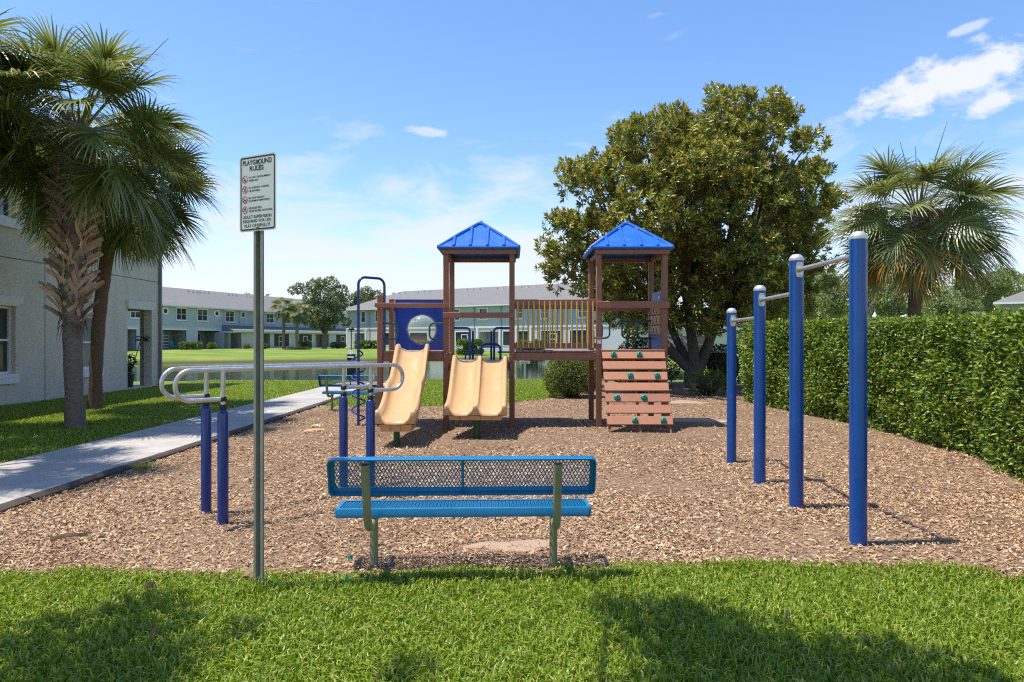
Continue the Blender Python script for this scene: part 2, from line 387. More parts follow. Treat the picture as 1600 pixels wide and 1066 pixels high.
def mat_mulch():
    m, t, p = newmat('mulch')
    co = N(t, 'ShaderNodeTexCoord').outputs['Object']
    def vor(scale, stretch, rot):
        mp = N(t, 'ShaderNodeMapping'); mp.inputs['Scale'].default_value = stretch; mp.inputs['Rotation'].default_value = (0, 0, rot)
        t.links.new(co, mp.inputs[0]); v = N(t, 'ShaderNodeTexVoronoi'); v.inputs['Scale'].default_value = scale
        t.links.new(mp.outputs[0], v.inputs['Vector']); return v
    v1 = vor(34, (1, 2.4, 1), .5); v2 = vor(40, (2.2, 1, 1), .9)
    stops = [(0, (.10, .058, .034)), (.25, (.26, .155, .088)), (.5, (.17, .10, .056)), (.75, (.34, .22, .13)), (1, (.48, .35, .23))]
    s1 = N(t, 'ShaderNodeSeparateColor'); t.links.new(v1.outputs['Color'], s1.inputs[0])
    s2 = N(t, 'ShaderNodeSeparateColor'); t.links.new(v2.outputs['Color'], s2.inputs[0])
    mx = N(t, 'ShaderNodeMix', data_type='RGBA'); mx.inputs[0].default_value = .5
    t.links.new(ramp(t, s1.outputs[0], stops), mx.inputs[6]); t.links.new(ramp(t, s2.outputs[1], stops), mx.inputs[7])
    big = ramp(t, noise(t, .55, 5, .65), [(.3, (.80, .74, .70)), (.55, (1, 1, 1)), (.75, (1.12, 1.1, 1.06))])
    m2 = N(t, 'ShaderNodeMix', data_type='RGBA', blend_type='MULTIPLY'); m2.inputs[0].default_value = 1
    t.links.new(mx.outputs[2], m2.inputs[6]); t.links.new(big, m2.inputs[7])
    t.links.new(m2.outputs[2], p.inputs['Base Color']); p.inputs['Roughness'].default_value = .95
    ad = N(t, 'ShaderNodeMath', operation='ADD'); t.links.new(v1.outputs['Distance'], ad.inputs[0]); t.links.new(s2.outputs[0], ad.inputs[1])
    bumpn(t, p, ad.outputs[0], .9, .02)
    return m
def mat_water():
    m, t, p = newmat('pond_water')
    p.inputs['Base Color'].default_value = (.02, .029, .021, 1); p.inputs['Roughness'].default_value = .05; p.inputs['IOR'].default_value = 1.33; p.inputs['Specular IOR Level'].default_value = .13
    a = noise(t, .9, 4, .6, stretch=(1, 2.6, 1)); b = noise(t, 5, 3, .6, stretch=(1, 2.2, 1))
    ad = N(t, 'ShaderNodeMath', operation='MULTIPLY_ADD'); t.links.new(b, ad.inputs[0]); ad.inputs[1].default_value = .35; t.links.new(a, ad.inputs[2])
    bumpn(t, p, ad.outputs[0], .10, .045)
    return m
def mat_siding(name, col, low, zsplit):
    m, t, p = newmat(name)
    pos = N(t, 'ShaderNodeSeparateXYZ'); t.links.new(N(t, 'ShaderNodeTexCoord').outputs['Object'], pos.inputs[0])
    wv = N(t, 'ShaderNodeMath', operation='FRACT'); ml = N(t, 'ShaderNodeMath', operation='MULTIPLY'); ml.inputs[1].default_value = 1 / .2
    t.links.new(pos.outputs[2], ml.inputs[0]); t.links.new(ml.outputs[0], wv.inputs[0])
    lap = ramp(t, wv.outputs[0], [(0, (.80, .80, .80)), (.12, (1, 1, 1)), (1, (1, 1, 1))])
    f = noise(t, .8, 5, .6); c = ramp(t, f, [(.3, mul(col, .93)), (.7, mul(col, 1.06))])
    mm = N(t, 'ShaderNodeMix', data_type='RGBA', blend_type='MULTIPLY'); mm.inputs[0].default_value = 1
    t.links.new(c, mm.inputs[6]); t.links.new(lap, mm.inputs[7])
    gt = N(t, 'ShaderNodeMath', operation='GREATER_THAN'); gt.inputs[1].default_value = zsplit; t.links.new(pos.outputs[2], gt.inputs[0])
    mx = N(t, 'ShaderNodeMix', data_type='RGBA'); t.links.new(gt.outputs[0], mx.inputs[0]); mx.inputs[6].default_value = (*low, 1); t.links.new(mm.outputs[2], mx.inputs[7])
    t.links.new(mx.outputs[2], p.inputs['Base Color']); p.inputs['Roughness'].default_value = .7
    bumpn(t, p, wv.outputs[0], .4, .02)
    return m
def mat_glass(name, tint, rough=.06):
    m, t, p = newmat(name); p.inputs['Base Color'].default_value = (*tint, 1); p.inputs['Roughness'].default_value = rough
    p.inputs['Specular IOR Level'].default_value = .8; return m
def mat_bubble():
    m, t, p = newmat('clear_bubble')
    tr = N(t, 'ShaderNodeBsdfTransparent'); tr.inputs[0].default_value = (.93, .96, .95, 1)
    p.inputs['Base Color'].default_value = (.62, .66, .62, 1); p.inputs['Roughness'].default_value = .13; p.inputs['Specular IOR Level'].default_value = .9
    lw = N(t, 'ShaderNodeLayerWeight'); lw.inputs[0].default_value = .45
    sc = noise(t, 6, 6, .7)
    mp = N(t, 'ShaderNodeMath', operation='MULTIPLY_ADD'); t.links.new(lw.outputs['Facing'], mp.inputs[0]); mp.inputs[1].default_value = .42
    m2 = N(t, 'ShaderNodeMath', operation='MULTIPLY'); t.links.new(sc, m2.inputs[0]); m2.inputs[1].default_value = .36; t.links.new(m2.outputs[0], mp.inputs[2])
    mp.use_clamp = True
    mx = N(t, 'ShaderNodeMixShader'); t.links.new(mp.outputs[0], mx.inputs[0]); t.links.new(tr.outputs[0], mx.inputs[1]); t.links.new(p.outputs[0], mx.inputs[2])
    t.links.new(mx.outputs[0], t.nodes['Material Output'].inputs[0]); return m
def weather_chips(m):                 # damp, dusty and fresh areas across the bed
    t = m.node_tree; p = t.nodes['Principled BSDF']; src = p.inputs['Base Color'].links[0].from_socket
    co = N(t, 'ShaderNodeTexCoord').outputs['Object']
    k = ramp(t, noise(t, .8, 6, .65, vec=co), [(.3, (.80, .72, .65)), (.46, (1.12, 1.08, 1.03)), (.6, (1.25, 1.2, 1.14)), (.75, (1.45, 1.37, 1.27))])
    mx = N(t, 'ShaderNodeMix', data_type='RGBA', blend_type='MULTIPLY'); mx.inputs[0].default_value = 1
    t.links.new(src, mx.inputs[6]); t.links.new(k, mx.inputs[7]); t.links.new(mx.outputs[2], p.inputs['Base Color'])
weather_chips(MT['chip'])
MT['lawn'] = mat_lawn(); MT['mulch'] = mat_mulch(); MT['water'] = mat_water(); MT['bubble'] = mat_bubble()
MT['glass'] = mat_glass('window_glass', (.035, .042, .05)); MT['glass_light'] = mat_glass('window_glass_blinds', (.20, .215, .22), .12)
MT['sidingA'] = mat_siding('blue_grey_siding', (.40, .445, .50), (.48, .51, .55), 3.0)
MT['sidingB'] = mat_siding('sea_green_siding', (.41, .465, .47), (.58, .58, .58), 2.75)
MT['sidingC'] = mat_siding('pale_siding', (.55, .56, .56), (.6, .6, .6), 0)

# ------------------------------------------------------------------ terrain
def near_bank(x): return 28.0 + .06 * (x + 10) + .35 * vnoise(x, 0 * x, .25, 3)
def far_bank(x): return np.clip(63 + (x + 32) * .52, 60, 84) + .8 * vnoise(x, 0 * x, .12, 5)
def ground_z(x, y):
    x = np.asarray(x, float); y = np.asarray(y, float)
    d = np.minimum(np.minimum(y - near_bank(x), far_bank(x) - y), np.minimum(x + 62, 11 - x))   # > 0 inside the pond
    z = np.where(d > 0, np.clip(-d * .42, -1.2, 0), 0.)
    far = np.clip((y - far_bank(x)) / 22, 0, 1)
    z = np.where(d > 0, z, z + far * (.58 + .006 * np.clip(x + 30, 0, 40)) * np.clip((y - far_bank(x)) / 3 + .2, 0, 1))
    near_flat = np.clip((np.hypot(x, y - 10) - 26) / 20, 0, 1)
    return z + near_flat * .05 * vnoise(x, y, .15, 2)
gx = np.concatenate([np.linspace(-1200, -160, 9)[:-1], np.linspace(-160, -70, 16)[:-1], np.linspace(-70, 24, 126)[:-1], np.linspace(24, 160, 24)[:-1], np.linspace(160, 1200, 9)])
gy = np.concatenate([np.linspace(-300, -20, 6)[:-1], np.linspace(-20, 24, 24)[:-1], np.linspace(24, 34, 34)[:-1], np.linspace(34, 58, 14)[:-1], np.linspace(58, 90, 60)[:-1], np.linspace(90, 170, 20)[:-1], np.linspace(170, 1600, 12)])
GX, GY = np.meshgrid(gx, gy); GZ = ground_z(GX, GY)
ny, nx = GX.shape; idx = np.arange(nx * ny).reshape(ny, nx)
quads = np.stack([idx[:-1, :-1].ravel(), idx[:-1, 1:].ravel(), idx[1:, 1:].ravel(), idx[1:, :-1].ravel()], 1)
tag(link('lawn', np_mesh('lawn', np.stack([GX, GY, GZ], -1), [quads], MT['lawn'], True)), 'green lawn around the playground and across the pond', kind='structure')

wb = MB(); wb.poly([(-66, 26, -.36), (14, 26, -.36), (14, 90, -.36), (-66, 90, -.36)], [(0, 1, 2, 3)])
tag(wb.build('pond_water', MT['water'], sharp=0), 'dark rippled pond behind the playground', kind='structure')

# ------------------------------------------------------------------ mulch bed
MULCH = np.array([(-4.86, 4.75), (-3.7, 4.80), (-2.6, 4.78), (-1.85, 4.66), (-1.35, 4.74), (-.45, 4.77), (.47, 4.86), (1.4, 4.93), (2.3, 4.98), (3.05, 4.86), (3.55, 4.6), (4.5, 4.15), (6.2, 3.8), (8.2, 3.8),
                  (8.4, 16), (8.9, 27), (3.2, 28), (2.4, 25.5), (1.75, 22.8), (1.45, 20.4), (.75, 18.9), (-.55, 17.75), (-1.6, 17.2), (-2.6, 16.95), (-4.86, 17.15)])
def sdist(P, poly):
    """signed distance to a polygon, > 0 inside"""
    d = np.full(len(P), 1e9); ins = np.zeros(len(P), bool); n = len(poly)
    for i in range(n):
        a = poly[i]; b = poly[(i + 1) % n]; ab = b - a
        tt = np.clip(((P - a) @ ab) / (ab @ ab), 0, 1)
        d = np.minimum(d, np.linalg.norm(P - a - tt[:, None] * ab, axis=1))
        c = ((a[1] > P[:, 1]) != (b[1] > P[:, 1])) & (P[:, 0] < (b[0] - a[0]) * (P[:, 1] - a[1]) / (b[1] - a[1] + 1e-12) + a[0])
        ins ^= c
    return np.where(ins, d, -d)
def mulch_sd(x, y):
    P = np.stack([np.ravel(x), np.ravel(y)], 1)
    return (sdist(P, MULCH) + .05 * vnoise(P[:, 0], P[:, 1], 3.1, 1) + .03 * vnoise(P[:, 0], P[:, 1], 9, 4)).reshape(np.shape(x))
def mulch_z(x, y, sd=None):
    if sd is None: sd = mulch_sd(x, y)
    return np.clip(sd * .35, -.06, .022) + np.where(sd > .1, .012 * vnoise(x, y, 1.7, 2) + .006 * vnoise(x, y, 6, 3), 0)
mxs = np.arange(-5.05, 9.2, .11); mys = np.arange(3.5, 28.5, .11)
AX, AY = np.meshgrid(mxs, mys); SD = mulch_sd(AX, AY); AZ = mulch_z(AX, AY, SD)
ny, nx = AX.shape; idx = np.arange(nx * ny).reshape(ny, nx)
q = np.stack([idx[:-1, :-1].ravel(), idx[:-1, 1:].ravel(), idx[1:, 1:].ravel(), idx[1:, :-1].ravel()], 1)
q = q[(SD.ravel()[q] > -.15).any(1)]
used = np.unique(q); remap = np.full(nx * ny, -1); remap[used] = np.arange(len(used))
tag(link('mulch_bed', np_mesh('mulch_bed', np.stack([AX, AY, AZ], -1).reshape(-1, 3)[used], [remap[q]], MT['mulch'], True)), 'wood chip mulch bed under the play equipment', kind='structure')

# bare trodden soil where the chips have worn away
SOIL = [(.02, 5.45, .44, .17, .2), (3.7, 14.0, .95, .42, .05), (4.6, 18.2, .7, .6, .3)]
for sx, sy, ra, rb, an in SOIL:
    n = 40; ring = []
    for r_ in (0, .35, .7, 1.0):
        row = []
        for j in range(n):
            a = 2 * pi * j / n; k = r_ * (1 + .22 * sin(3 * a + sx) + .13 * sin(7 * a + sy) + .07 * sin(13 * a))
            x = sx + (ra * cos(a) * k) * cos(an) - (rb * sin(a) * k) * sin(an); y = sy + (ra * cos(a) * k) * sin(an) + (rb * sin(a) * k) * cos(an)
            row.append((x, y, float(mulch_z(np.array([x]), np.array([y]))[0]) + .012 * (1 - r_ ** 3) - .006 * r_))
        ring.append(row)
    b = MB(); b.grid(ring, closed=True)
    tag(b.build('soil_patch', MT['soil'], sharp=0), kind='structure')
def in_soil(x, y, grow=1.):
    m = np.zeros(len(x), bool)
    for sx, sy, ra, rb, an in SOIL:
        dx, dy = x - sx, y - sy; u = dx * cos(an) + dy * sin(an); v = -dx * sin(an) + dy * cos(an)
        m |= ((u / ra) ** 2 + (v / rb) ** 2) < grow * (.8 + .5 * rng.random(len(x)))
    return m

# ------------------------------------------------------------------ loose wood chips: real bent flakes, denser close by
def chips(n, x0, x1, y0, y1, lmin, lmax, name):
    x = rng.uniform(x0, x1, n); y = rng.uniform(y0, y1, n)
    sd = mulch_sd(x, y); keep = (rng.random(n) < .62 + .6 * vnoise(x, y, 1.35, 12)) & (sd > -.02) & (~in_soil(x, y) | (rng.random(n) < .10)); x, y = x[keep], y[keep]; n = len(x)
    z = mulch_z(x, y) + rng.uniform(.0, .012, n)
    L = lmin + (lmax - lmin) * rng.random(n) ** 1.4; W = L * rng.uniform(.18, .42, n)
    a = rng.uniform(0, 2 * pi, n); pit = rng.normal(0, .30, n); rol = rng.normal(0, .5, n)
    D = np.stack([np.cos(a) * np.cos(pit), np.sin(a) * np.cos(pit), np.sin(pit)], 1)
    S = np.stack([-np.sin(a) * np.cos(rol), np.cos(a) * np.cos(rol), np.sin(rol)], 1); U = np.cross(D, S)
    P = np.stack([x, y, z + np.abs(np.sin(pit)) * L / 2 + .003], 1)
    L = L[:, None]; W = W[:, None]; tp = rng.uniform(.4, 1, (n, 1))
    V = np.stack([P - D * L / 2 - S * W / 2 * tp, P - D * L / 2 + S * W / 2, P + S * W / 2 + U * L * .06, P - S * W / 2 + U * L * .06,
                  P + D * L / 2 + S * W / 2 * tp, P + D * L / 2 - S * W / 2], 1).reshape(-1, 3)
    i = np.arange(n) * 6
    Q = np.concatenate([np.stack([i, i + 3, i + 2, i + 1], 1), np.stack([i + 3, i + 5, i + 4, i + 2], 1)])
    tag(link(name, np_mesh(name, V, [Q], MT['chip'])), 'pale and brown wood chips covering the playground floor', kind='stuff')
chips(120000, -4.9, 5.6, 4.4, 7.2, .012, .044, 'wood_chips')
chips(74000, -4.9, 7.2, 7.2, 10.5, .015, .048, 'wood_chips')
chips(46000, -4.9, 8.0, 10.5, 20, .022, .052, 'wood_chips')

# ------------------------------------------------------------------ grass
def blades(x, y, z, h, w, name, mat, lab, flat=.55):
    n = len(x); a = rng.uniform(0, 2 * pi, n); lean = np.abs(rng.normal(flat, .28, n)); wa = a + pi / 2 + rng.normal(0, .5, n)
    h = h * rng.uniform(.55, 1.25, n); w = w * rng.uniform(.7, 1.3, n)
    dx, dy = np.cos(a), np.sin(a); sx, sy = np.cos(wa), np.sin(wa)
    B = np.stack([x, y, z - .004], 1); S = np.stack([sx, sy, 0 * sx], 1) * (w / 2)[:, None]
    m = B + np.stack([dx * h * .3 * lean, dy * h * .3 * lean, h * .58], 1)
    tpt = B + np.stack([dx * h * lean * 1.05, dy * h * lean * 1.05, h * (1.0 - .42 * np.clip(lean, 0, 1.4))], 1)
    V = np.stack([B - S, B + S, m + S * .9, m - S * .9, tpt], 1).reshape(-1, 3); i = np.arange(n) * 5
    me = np_mesh(name, V, [np.stack([i, i + 1, i + 2, i + 3], 1), np.stack([i + 3, i + 2, i + 4], 1)], mat)
    return tag(link(name, me), lab, kind='stuff')
def sow(n, x0, x1, y0, y1, cond):
    x = rng.uniform(x0, x1, n); y = rng.uniform(y0, y1, n); k = cond(x, y); return x[k], y[k]
def fore(x, y):
    sd = mulch_sd(x, y); dens = .72 + .30 * vnoise(x, y, 2.2, 9) + .16 * vnoise(x, y, 7, 5)
    thin = np.exp(-(((x - 1.55) / .35) ** 2 + ((y - 3.95) / .12) ** 2)) * .4
    return (sd < .03 + .05 * rng.random(len(x))) & (rng.random(len(x)) < dens - thin)
x, y = sow(150000, -4.6, 5.4, 2.55, 5.15, fore)
x = x[(k := np.abs(x) < .82 * y + .7)]; y = y[k]
blades(x, y, 0 * x, .066, .0092, 'foreground_grass', MT['grass'], 'bright green coarse grass strip in front of the bench')
def edge_tufts(x, y):
    sd = mulch_sd(x, y); return (sd > -.12) & (sd < .10) & (y < 5.3) & (vnoise(x, y, 5, 7) > .1)
x, y = sow(60000, -4.6, 4.6, 3.9, 5.3, edge_tufts); blades(x, y, 0 * x, .075, .009, 'edge_grass', MT['grass'], 'ragged grass fringe creeping over the mulch edge', .45)
def leftl(x, y):
    tr = (np.hypot(x + 8.33, y - 13.0) < .45) | (np.hypot(x + 10.05, y - 16.45) < .4)
    return ~tr & (x < -6.58 + .06 * rng.random(len(x))) & (y > -x * .93)
x, y = sow(80000, -12.75, -6.5, 6.8, 18, leftl); blades(x, y, 0 * x, .078, .016, 'left_lawn_grass', MT['grass'], 'shaded green grass between apartment wall and sidewalk')
x, y = sow(60000, -12.7, -6.5, 18, 28, leftl); blades(x, y, 0 * x, .085, .022, 'left_lawn_grass', MT['grass'], 'green grass by the far end of the sidewalk')
def backl(x, y):
    sd = mulch_sd(x, y); return (sd < .05) & (x > -4.75) & (y > 16) & (y < near_bank(x) + .6)
x, y = sow(90000, -4.75, 5, 16.5, 29, backl); blades(x, y, 0 * x, .08, .02, 'back_lawn_grass', MT['grass'], 'sunlit grass strip between mulch and pond')

# ------------------------------------------------------------------ sidewalk: slabs with open joints, stained edging along the mulch
walk = bpy.data.objects.new('sidewalk', None); COL.objects.link(walk); tag(walk, 'concrete sidewalk running past the playground to the pond', kind='structure')
yy = 2.0; k = 0
while yy < 25.5:
    L = 1.52; b = MB(); dz = random.uniform(-.004, .004)
    b.span((-6.56 + .004 * (yy - 8), yy + .010, -.06), (-4.935, yy + L - .010, .082 + dz), .008)
    b.build('slab', MT['concrete'], walk); yy += L
b = MB(); b.span((-4.93, 24.1, -.06), (-3.2, 25.55, .08), .008); b.build('slab', MT['concrete'], walk)
yy = 2.0
while yy < 17.2:
    L = random.uniform(1.9, 2.6); b = MB()
    n = 10; rows = []
    for i in range(n + 1):
        y_ = yy + .01 + (L - .02) * i / n; e = .02 * float(vnoise(np.array([y_]), np.array([0.]), 2.5, 6)[0]); t_ = .078 + .006 * float(vnoise(np.array([y_]), np.array([1.]), 5, 8)[0])
        rows.append([(-4.93, y_, -.06), (-4.93, y_, t_), (-4.885 + e, y_, t_ - .004), (-4.845 + e * 1.3, y_, t_ - .03), (-4.82 + e * 1.5, y_, -.06)])
    b.grid(rows, smooth=False); b.build('edging', MT['edging'], walk); yy += L
# ------------------------------------------------------------------ buildings
class House:
    """x runs along the facade, -y faces out, z up; the root Empty carries the turn"""
    def __init__(s, name, p, d, z, label, cat, group=None):
        s.p = p; s.d = d; s.z0 = z
        s.root = thing(name, (p[0], p[1], z), label, cat, math.atan2(d[1], d[0]), group)
    def t(s, px, y=0.):          # where the ray through a photo column meets the facade
        k = (px - 800) / F; nx_, ny_ = -s.d[1], s.d[0]
        p0 = (s.p[0] + nx_ * y, s.p[1] + ny_ * y)
        return (k * p0[1] - p0[0]) / (s.d[0] - k * s.d[1])
    def h(s, t_, py, y=0.):
        Y = s.p[1] + s.d[1] * t_ + s.d[0] * y
        return EYE + (HY - py) * Y / F - s.z0
    def wall(s, x0, x1, z0, z1, holes, mat, y=0., dep=.22, name='wall'):
        xs = sorted({x0, x1, *[v for h in holes for v in (h[0], h[1]) if x0 < v < x1]}); zs = sorted({z0, z1, *[v for h in holes for v in (h[2], h[3]) if z0 < v < z1]})
        b = MB()
        for xa, xb in zip(xs, xs[1:]):
            for za, zb in zip(zs, zs[1:]):
                cx, cz = (xa + xb) / 2, (za + zb) / 2
                if any(h[0] < cx < h[1] and h[2] < cz < h[3] for h in holes): continue
                b.poly([(xa, y, za), (xb, y, za), (xb, y, zb), (xa, y, zb)], [(0, 1, 2, 3)])
        for h in holes:
            xa, xb, za, zb = max(h[0], x0), min(h[1], x1), max(h[2], z0), min(h[3], z1); d_ = h[4] if len(h) > 4 else dep
            b.poly([(xa, y, za), (xb, y, za), (xb, y, zb), (xa, y, zb), (xa, y + d_, za), (xb, y + d_, za), (xb, y + d_, zb), (xa, y + d_, zb)],
                   [(0, 4, 5, 1), (1, 5, 6, 2), (2, 6, 7, 3), (3, 7, 4, 0)])
        bmesh.ops.remove_doubles(b.bm, verts=b.bm.verts, dist=.0005)
        return b.build(name, mat, s.root, sharp=0, flip=False)
    def window(s, xa, xb, za, zb, y=0., fr=.1, proud=.05, cols=2, rows=2, glass='glass', sill=True, frame='trim', deep=.1, head=0.):
        b = MB(); w, h = xb - xa, zb - za
        for c, sz in (((xa - fr / 2, za - fr + (h + 2 * fr) / 2), (fr, h + 2 * fr)), ((xb + fr / 2, za - fr + (h + 2 * fr) / 2), (fr, h + 2 * fr)),
                      (((xa + xb) / 2, zb + fr / 2), (w - .002, fr)), (((xa + xb) / 2, za - fr / 2), (w - .002, fr))):
            b.box((c[0], y - proud / 2 + .01, c[1]), (sz[0], proud + .02, sz[1]))
        m = .05
        for i in range(1, cols): b.box((xa + w * i / cols, y + deep * .5, (za + zb) / 2), (m, .05, h))
        for i in range(1, rows): b.box(((xa + xb) / 2, y + deep * .5 - .004, za + h * i / rows), (w, .05, m))
        f = b.build('window', MT[frame], s.root, sharp=0)
        g = MB(); g.box(((xa + xb) / 2, y + deep, (za + zb) / 2), (w + .02, .02, h + .02)); g.build('pane', MT[glass], f, sharp=0)
        if sill:
            q = MB(); q.box(((xa + xb) / 2, y - .07, za - fr - .04), (w + 2 * fr + .1, .15, .08)); q.build('sill', MT['trim'], f, sharp=0)
        if head:
            q = MB(); q.box(((xa + xb) / 2, y - .05, zb + fr + head / 2 + .002), (w + 2 * fr + .14, .12, head)); q.build('window_head', MT['trim'], f, sharp=0)
        return f
    def porthole(s, x, z, r, y=0.):
        n = 28; b = MB(); rows = []
        for rr, yy_ in ((r * 1.75, y), (r * 1.75, y - .06), (r, y - .06), (r, y + .02)):
            rows.append([(x + rr * cos(2 * pi * j / n), yy_, z + rr * sin(2 * pi * j / n)) for j in range(n)])
        b.grid(rows, closed=True, smooth=False); f = b.build('round_window', MT['trim'], s.root)
        g = MB(); g.poly([(x + r * 1.02 * cos(2 * pi * j / n), y - .01, z + r * 1.02 * sin(2 * pi * j / n)) for j in range(n)], [tuple(range(n))])
        g.box((x, y - .03, z), (.04, .03, 2 * r - .02)); g.build('pane', MT['glass'], f, sharp=0)
    def recess(s, xa, xb, za, zb, d_, mat='dark_room', y=0., name='patio', door=None, trim=True):
        b = MB()
        b.poly([(xa, y, za), (xb, y, za), (xb, y, zb), (xa, y, zb), (xa, y + d_, za), (xb, y + d_, za), (xb, y + d_, zb), (xa, y + d_, zb)],
               [(0, 1, 5, 4), (1, 2, 6, 5), (2, 3, 7, 6), (3, 0, 4, 7), (4, 5, 6, 7)])
        f = b.build(name, MT[mat], s.root, sharp=0, flip=False)
        if door:
            q = MB(); dx = xa + (xb - xa) * door[0]; dw = (xb - xa) * door[1]
            q.span((dx, y + d_ - .06, za), (dx + dw, y + d_ - .01, za + 2.1)); q.build('patio_door', MT['doorwood'], f, sharp=0)
            q = MB()
            for x_ in (dx - .04, dx + dw + .04): q.span((x_ - .04, y + d_ - .08, za), (x_ + .04, y + d_ - .005, za + 2.18))
            q.span((dx - .08, y + d_ - .08, za + 2.18), (dx + dw + .08, y + d_ - .005, za + 2.27)); q.build('door_frame', MT['trim'], f, sharp=0)
        if trim:
            q = MB(); q.span((xa - .12, y - .06, zb), (xb + .12, y + .0, zb + .2)); q.build('lintel', MT['trim'], f, sharp=0)
        return f
    def screen(s, xa, xb, za, zb, y=0., door=None):
        b = MB(); b.span((xa, y + .06, za), (xb, y + .1, zb)); f = b.build('porch_screen', MT['screen'], s.root, sharp=0)
        q = MB()
        for x_ in (xa, xb): q.span((x_ - .06, y - .03, za - .06), (x_ + .06, y + .13, zb + .06))
        q.span((xa + .06, y - .03, zb - .001), (xb - .06, y + .13, zb + .1)); q.span((xa + .06, y - .03, za - .1), (xb - .06, y + .13, za + .001))
        q.build('screen_frame', MT['trim'], f, sharp=0)
        if door is not None:
            q = MB(); dw = .95
            for x_ in (door, door + dw): q.span((x_ - .05, y + .0, za + .002), (x_ + .05, y + .055, zb - .3))
            for z_ in (zb - .3, za + .85): q.span((door + .05, y + .0, z_ - .1), (door + dw - .05, y + .055, z_))
            q.build('screen_door', MT['trim'], f, sharp=0)
        return f
    def body(s, x0, x1, z1, dep, mat, sides=(True, True), y=0., z0=-.3):
        b = MB()
        if sides[0]: b.poly([(x0, y, z0), (x0, dep, z0), (x0, dep, z1), (x0, y, z1)], [(0, 1, 2, 3)])
        if sides[1]: b.poly([(x1, y, z0), (x1, dep, z0), (x1, dep, z1), (x1, y, z1)], [(0, 3, 2, 1)])
        b.poly([(x0, dep, z0), (x1, dep, z0), (x1, dep, z1), (x0, dep, z1)], [(0, 3, 2, 1)])
        return b.build('end_wall', mat, s.root, sharp=0, flip=False)
    def roof(s, x0, x1, ze, zr, dep, ov=.5, hip0=0., hip1=0., y=0., soffit=.18, mat='shingle'):
        """ridge along x; hip0 / hip1 pull the ridge ends in"""
        b = MB(); ya, yb, ym = y - ov, dep + ov, (y + dep) / 2; xa, xb = x0 - ov, x1 + ov
        ra = xa + hip0; rb = xb - hip1
        v = [(xa, ya, ze), (xb, ya, ze), (xb, yb, ze), (xa, yb, ze), (ra, ym, zr), (rb, ym, zr)]
        b.poly(v, [(0, 1, 5, 4), (1, 2, 5), (2, 3, 4, 5), (3, 0, 4)])
        r_ = b.build('roof', MT[mat], s.root, sharp=0)
        q = MB(); zc = ze - soffit
        for A, B in (((xa, ya), (xb, ya)), ((xb, ya), (xb, yb)), ((xb, yb), (xa, yb)), ((xa, yb), (xa, ya))):
            q.poly([(*A, zc), (*B, zc), (*B, ze - .003), (*A, ze - .003)], [(0, 1, 2, 3)])
        q.poly([(xa, ya, zc), (xb, ya, zc), (xb, yb, zc), (xa, yb, zc)], [(0, 3, 2, 1)])
        q.build('eaves', MT['trim'], r_, sharp=0, flip=False); return r_

# --- grey stucco apartment building at the left edge
NB = House('apartment_building', (-12.8, 10.0), (0, 1), 0, 'grey stucco apartment building beside the palms with white trimmed windows', 'building')
def n_t(px): return NB.t(px)
top = 6.55
w1 = (6.15, 7.60, .80, 2.55); w2 = (9.85, 11.25, .80, 2.42); w0 = (1.2, 2.7, .8, 2.55)
u1 = (6.15, 7.62, 4.78, 6.1); u2 = (9.85, 11.25, 4.78, 6.1); u0 = (1.2, 2.7, 4.78, 6.1)
door = (n_t(199), n_t(237), .06, 2.74)
NB.wall(-6, 14.9, -.1, top, [w0, w1, w2, u0, u1, u2, (*door, .28)], MT['stucco'], dep=.2)
for wv in (w0, w1, w2, u0, u1, u2):
    b = MB(); xa, xb, za, zb = wv
    for (c, sz) in (((xa + .035, .15, (za + zb) / 2), (.07, .06, zb - za)), ((xb - .035, .15, (za + zb) / 2), (.07, .06, zb - za)),
                    (((xa + xb) / 2, .15, zb - .035), (xb - xa - .14, .06, .07)), (((xa + xb) / 2, .15, za + .035), (xb - xa - .14, .06, .07)), (((xa + xb) / 2, .14, (za + zb) / 2), (xb - xa - .14, .06, .055))):
        b.box(c, sz)
    f = b.build('window', MT['white'], NB.root, sharp=0)
    g = MB(); g.box(((xa + xb) / 2, .17, (za + zb) / 2), (xb - xa, .012, zb - za)); g.build('pane', MT['glass' if wv is not w2 else 'glass_light'], f, sharp=0)
    g = MB()
    for k in range(14): g.box(((xa + xb) / 2, .196, zb - .08 - k * .055), (xb - xa - .1, .012, .04), Matrix.Rotation(.5, 3, 'X'))
    g.build('blind', MT['blind'], f, sharp=0)
    q = MB(); q.span((xa - .06, -.07, za - .24), (xb + .06, -.004, za - .001), .006); q.build('sill', MT['trim'], f, sharp=0)
    q = MB(); q.poly([(xa - .1, -.05, zb), (xb + .1, -.05, zb), (xb + .17, -.11, zb + .24), (xa - .17, -.11, zb + .24), (xa - .1, 0, zb), (xb + .1, 0, zb), (xb + .17, 0, zb + .24), (xa - .17, 0, zb + .24)],
                    [(0, 1, 2, 3), (3, 2, 6, 7), (0, 4, 5, 1), (1, 5, 6, 2), (0, 3, 7, 4)]); q.build('window_head', MT['trim'], f, sharp=0)
b = MB(); b.box((0, 0, 0), (.001, .001, .001)); b.bm.clear()
for x_ in (n_t(70), 2.0): b.span((x_ - .012, -.004, 0), (x_ + .012, .004, top))
b.span((-5.9, -.006, 3.76), (14.9, .006, 3.785)); b.build('control_joint', MT['joint'], NB.root, sharp=0)
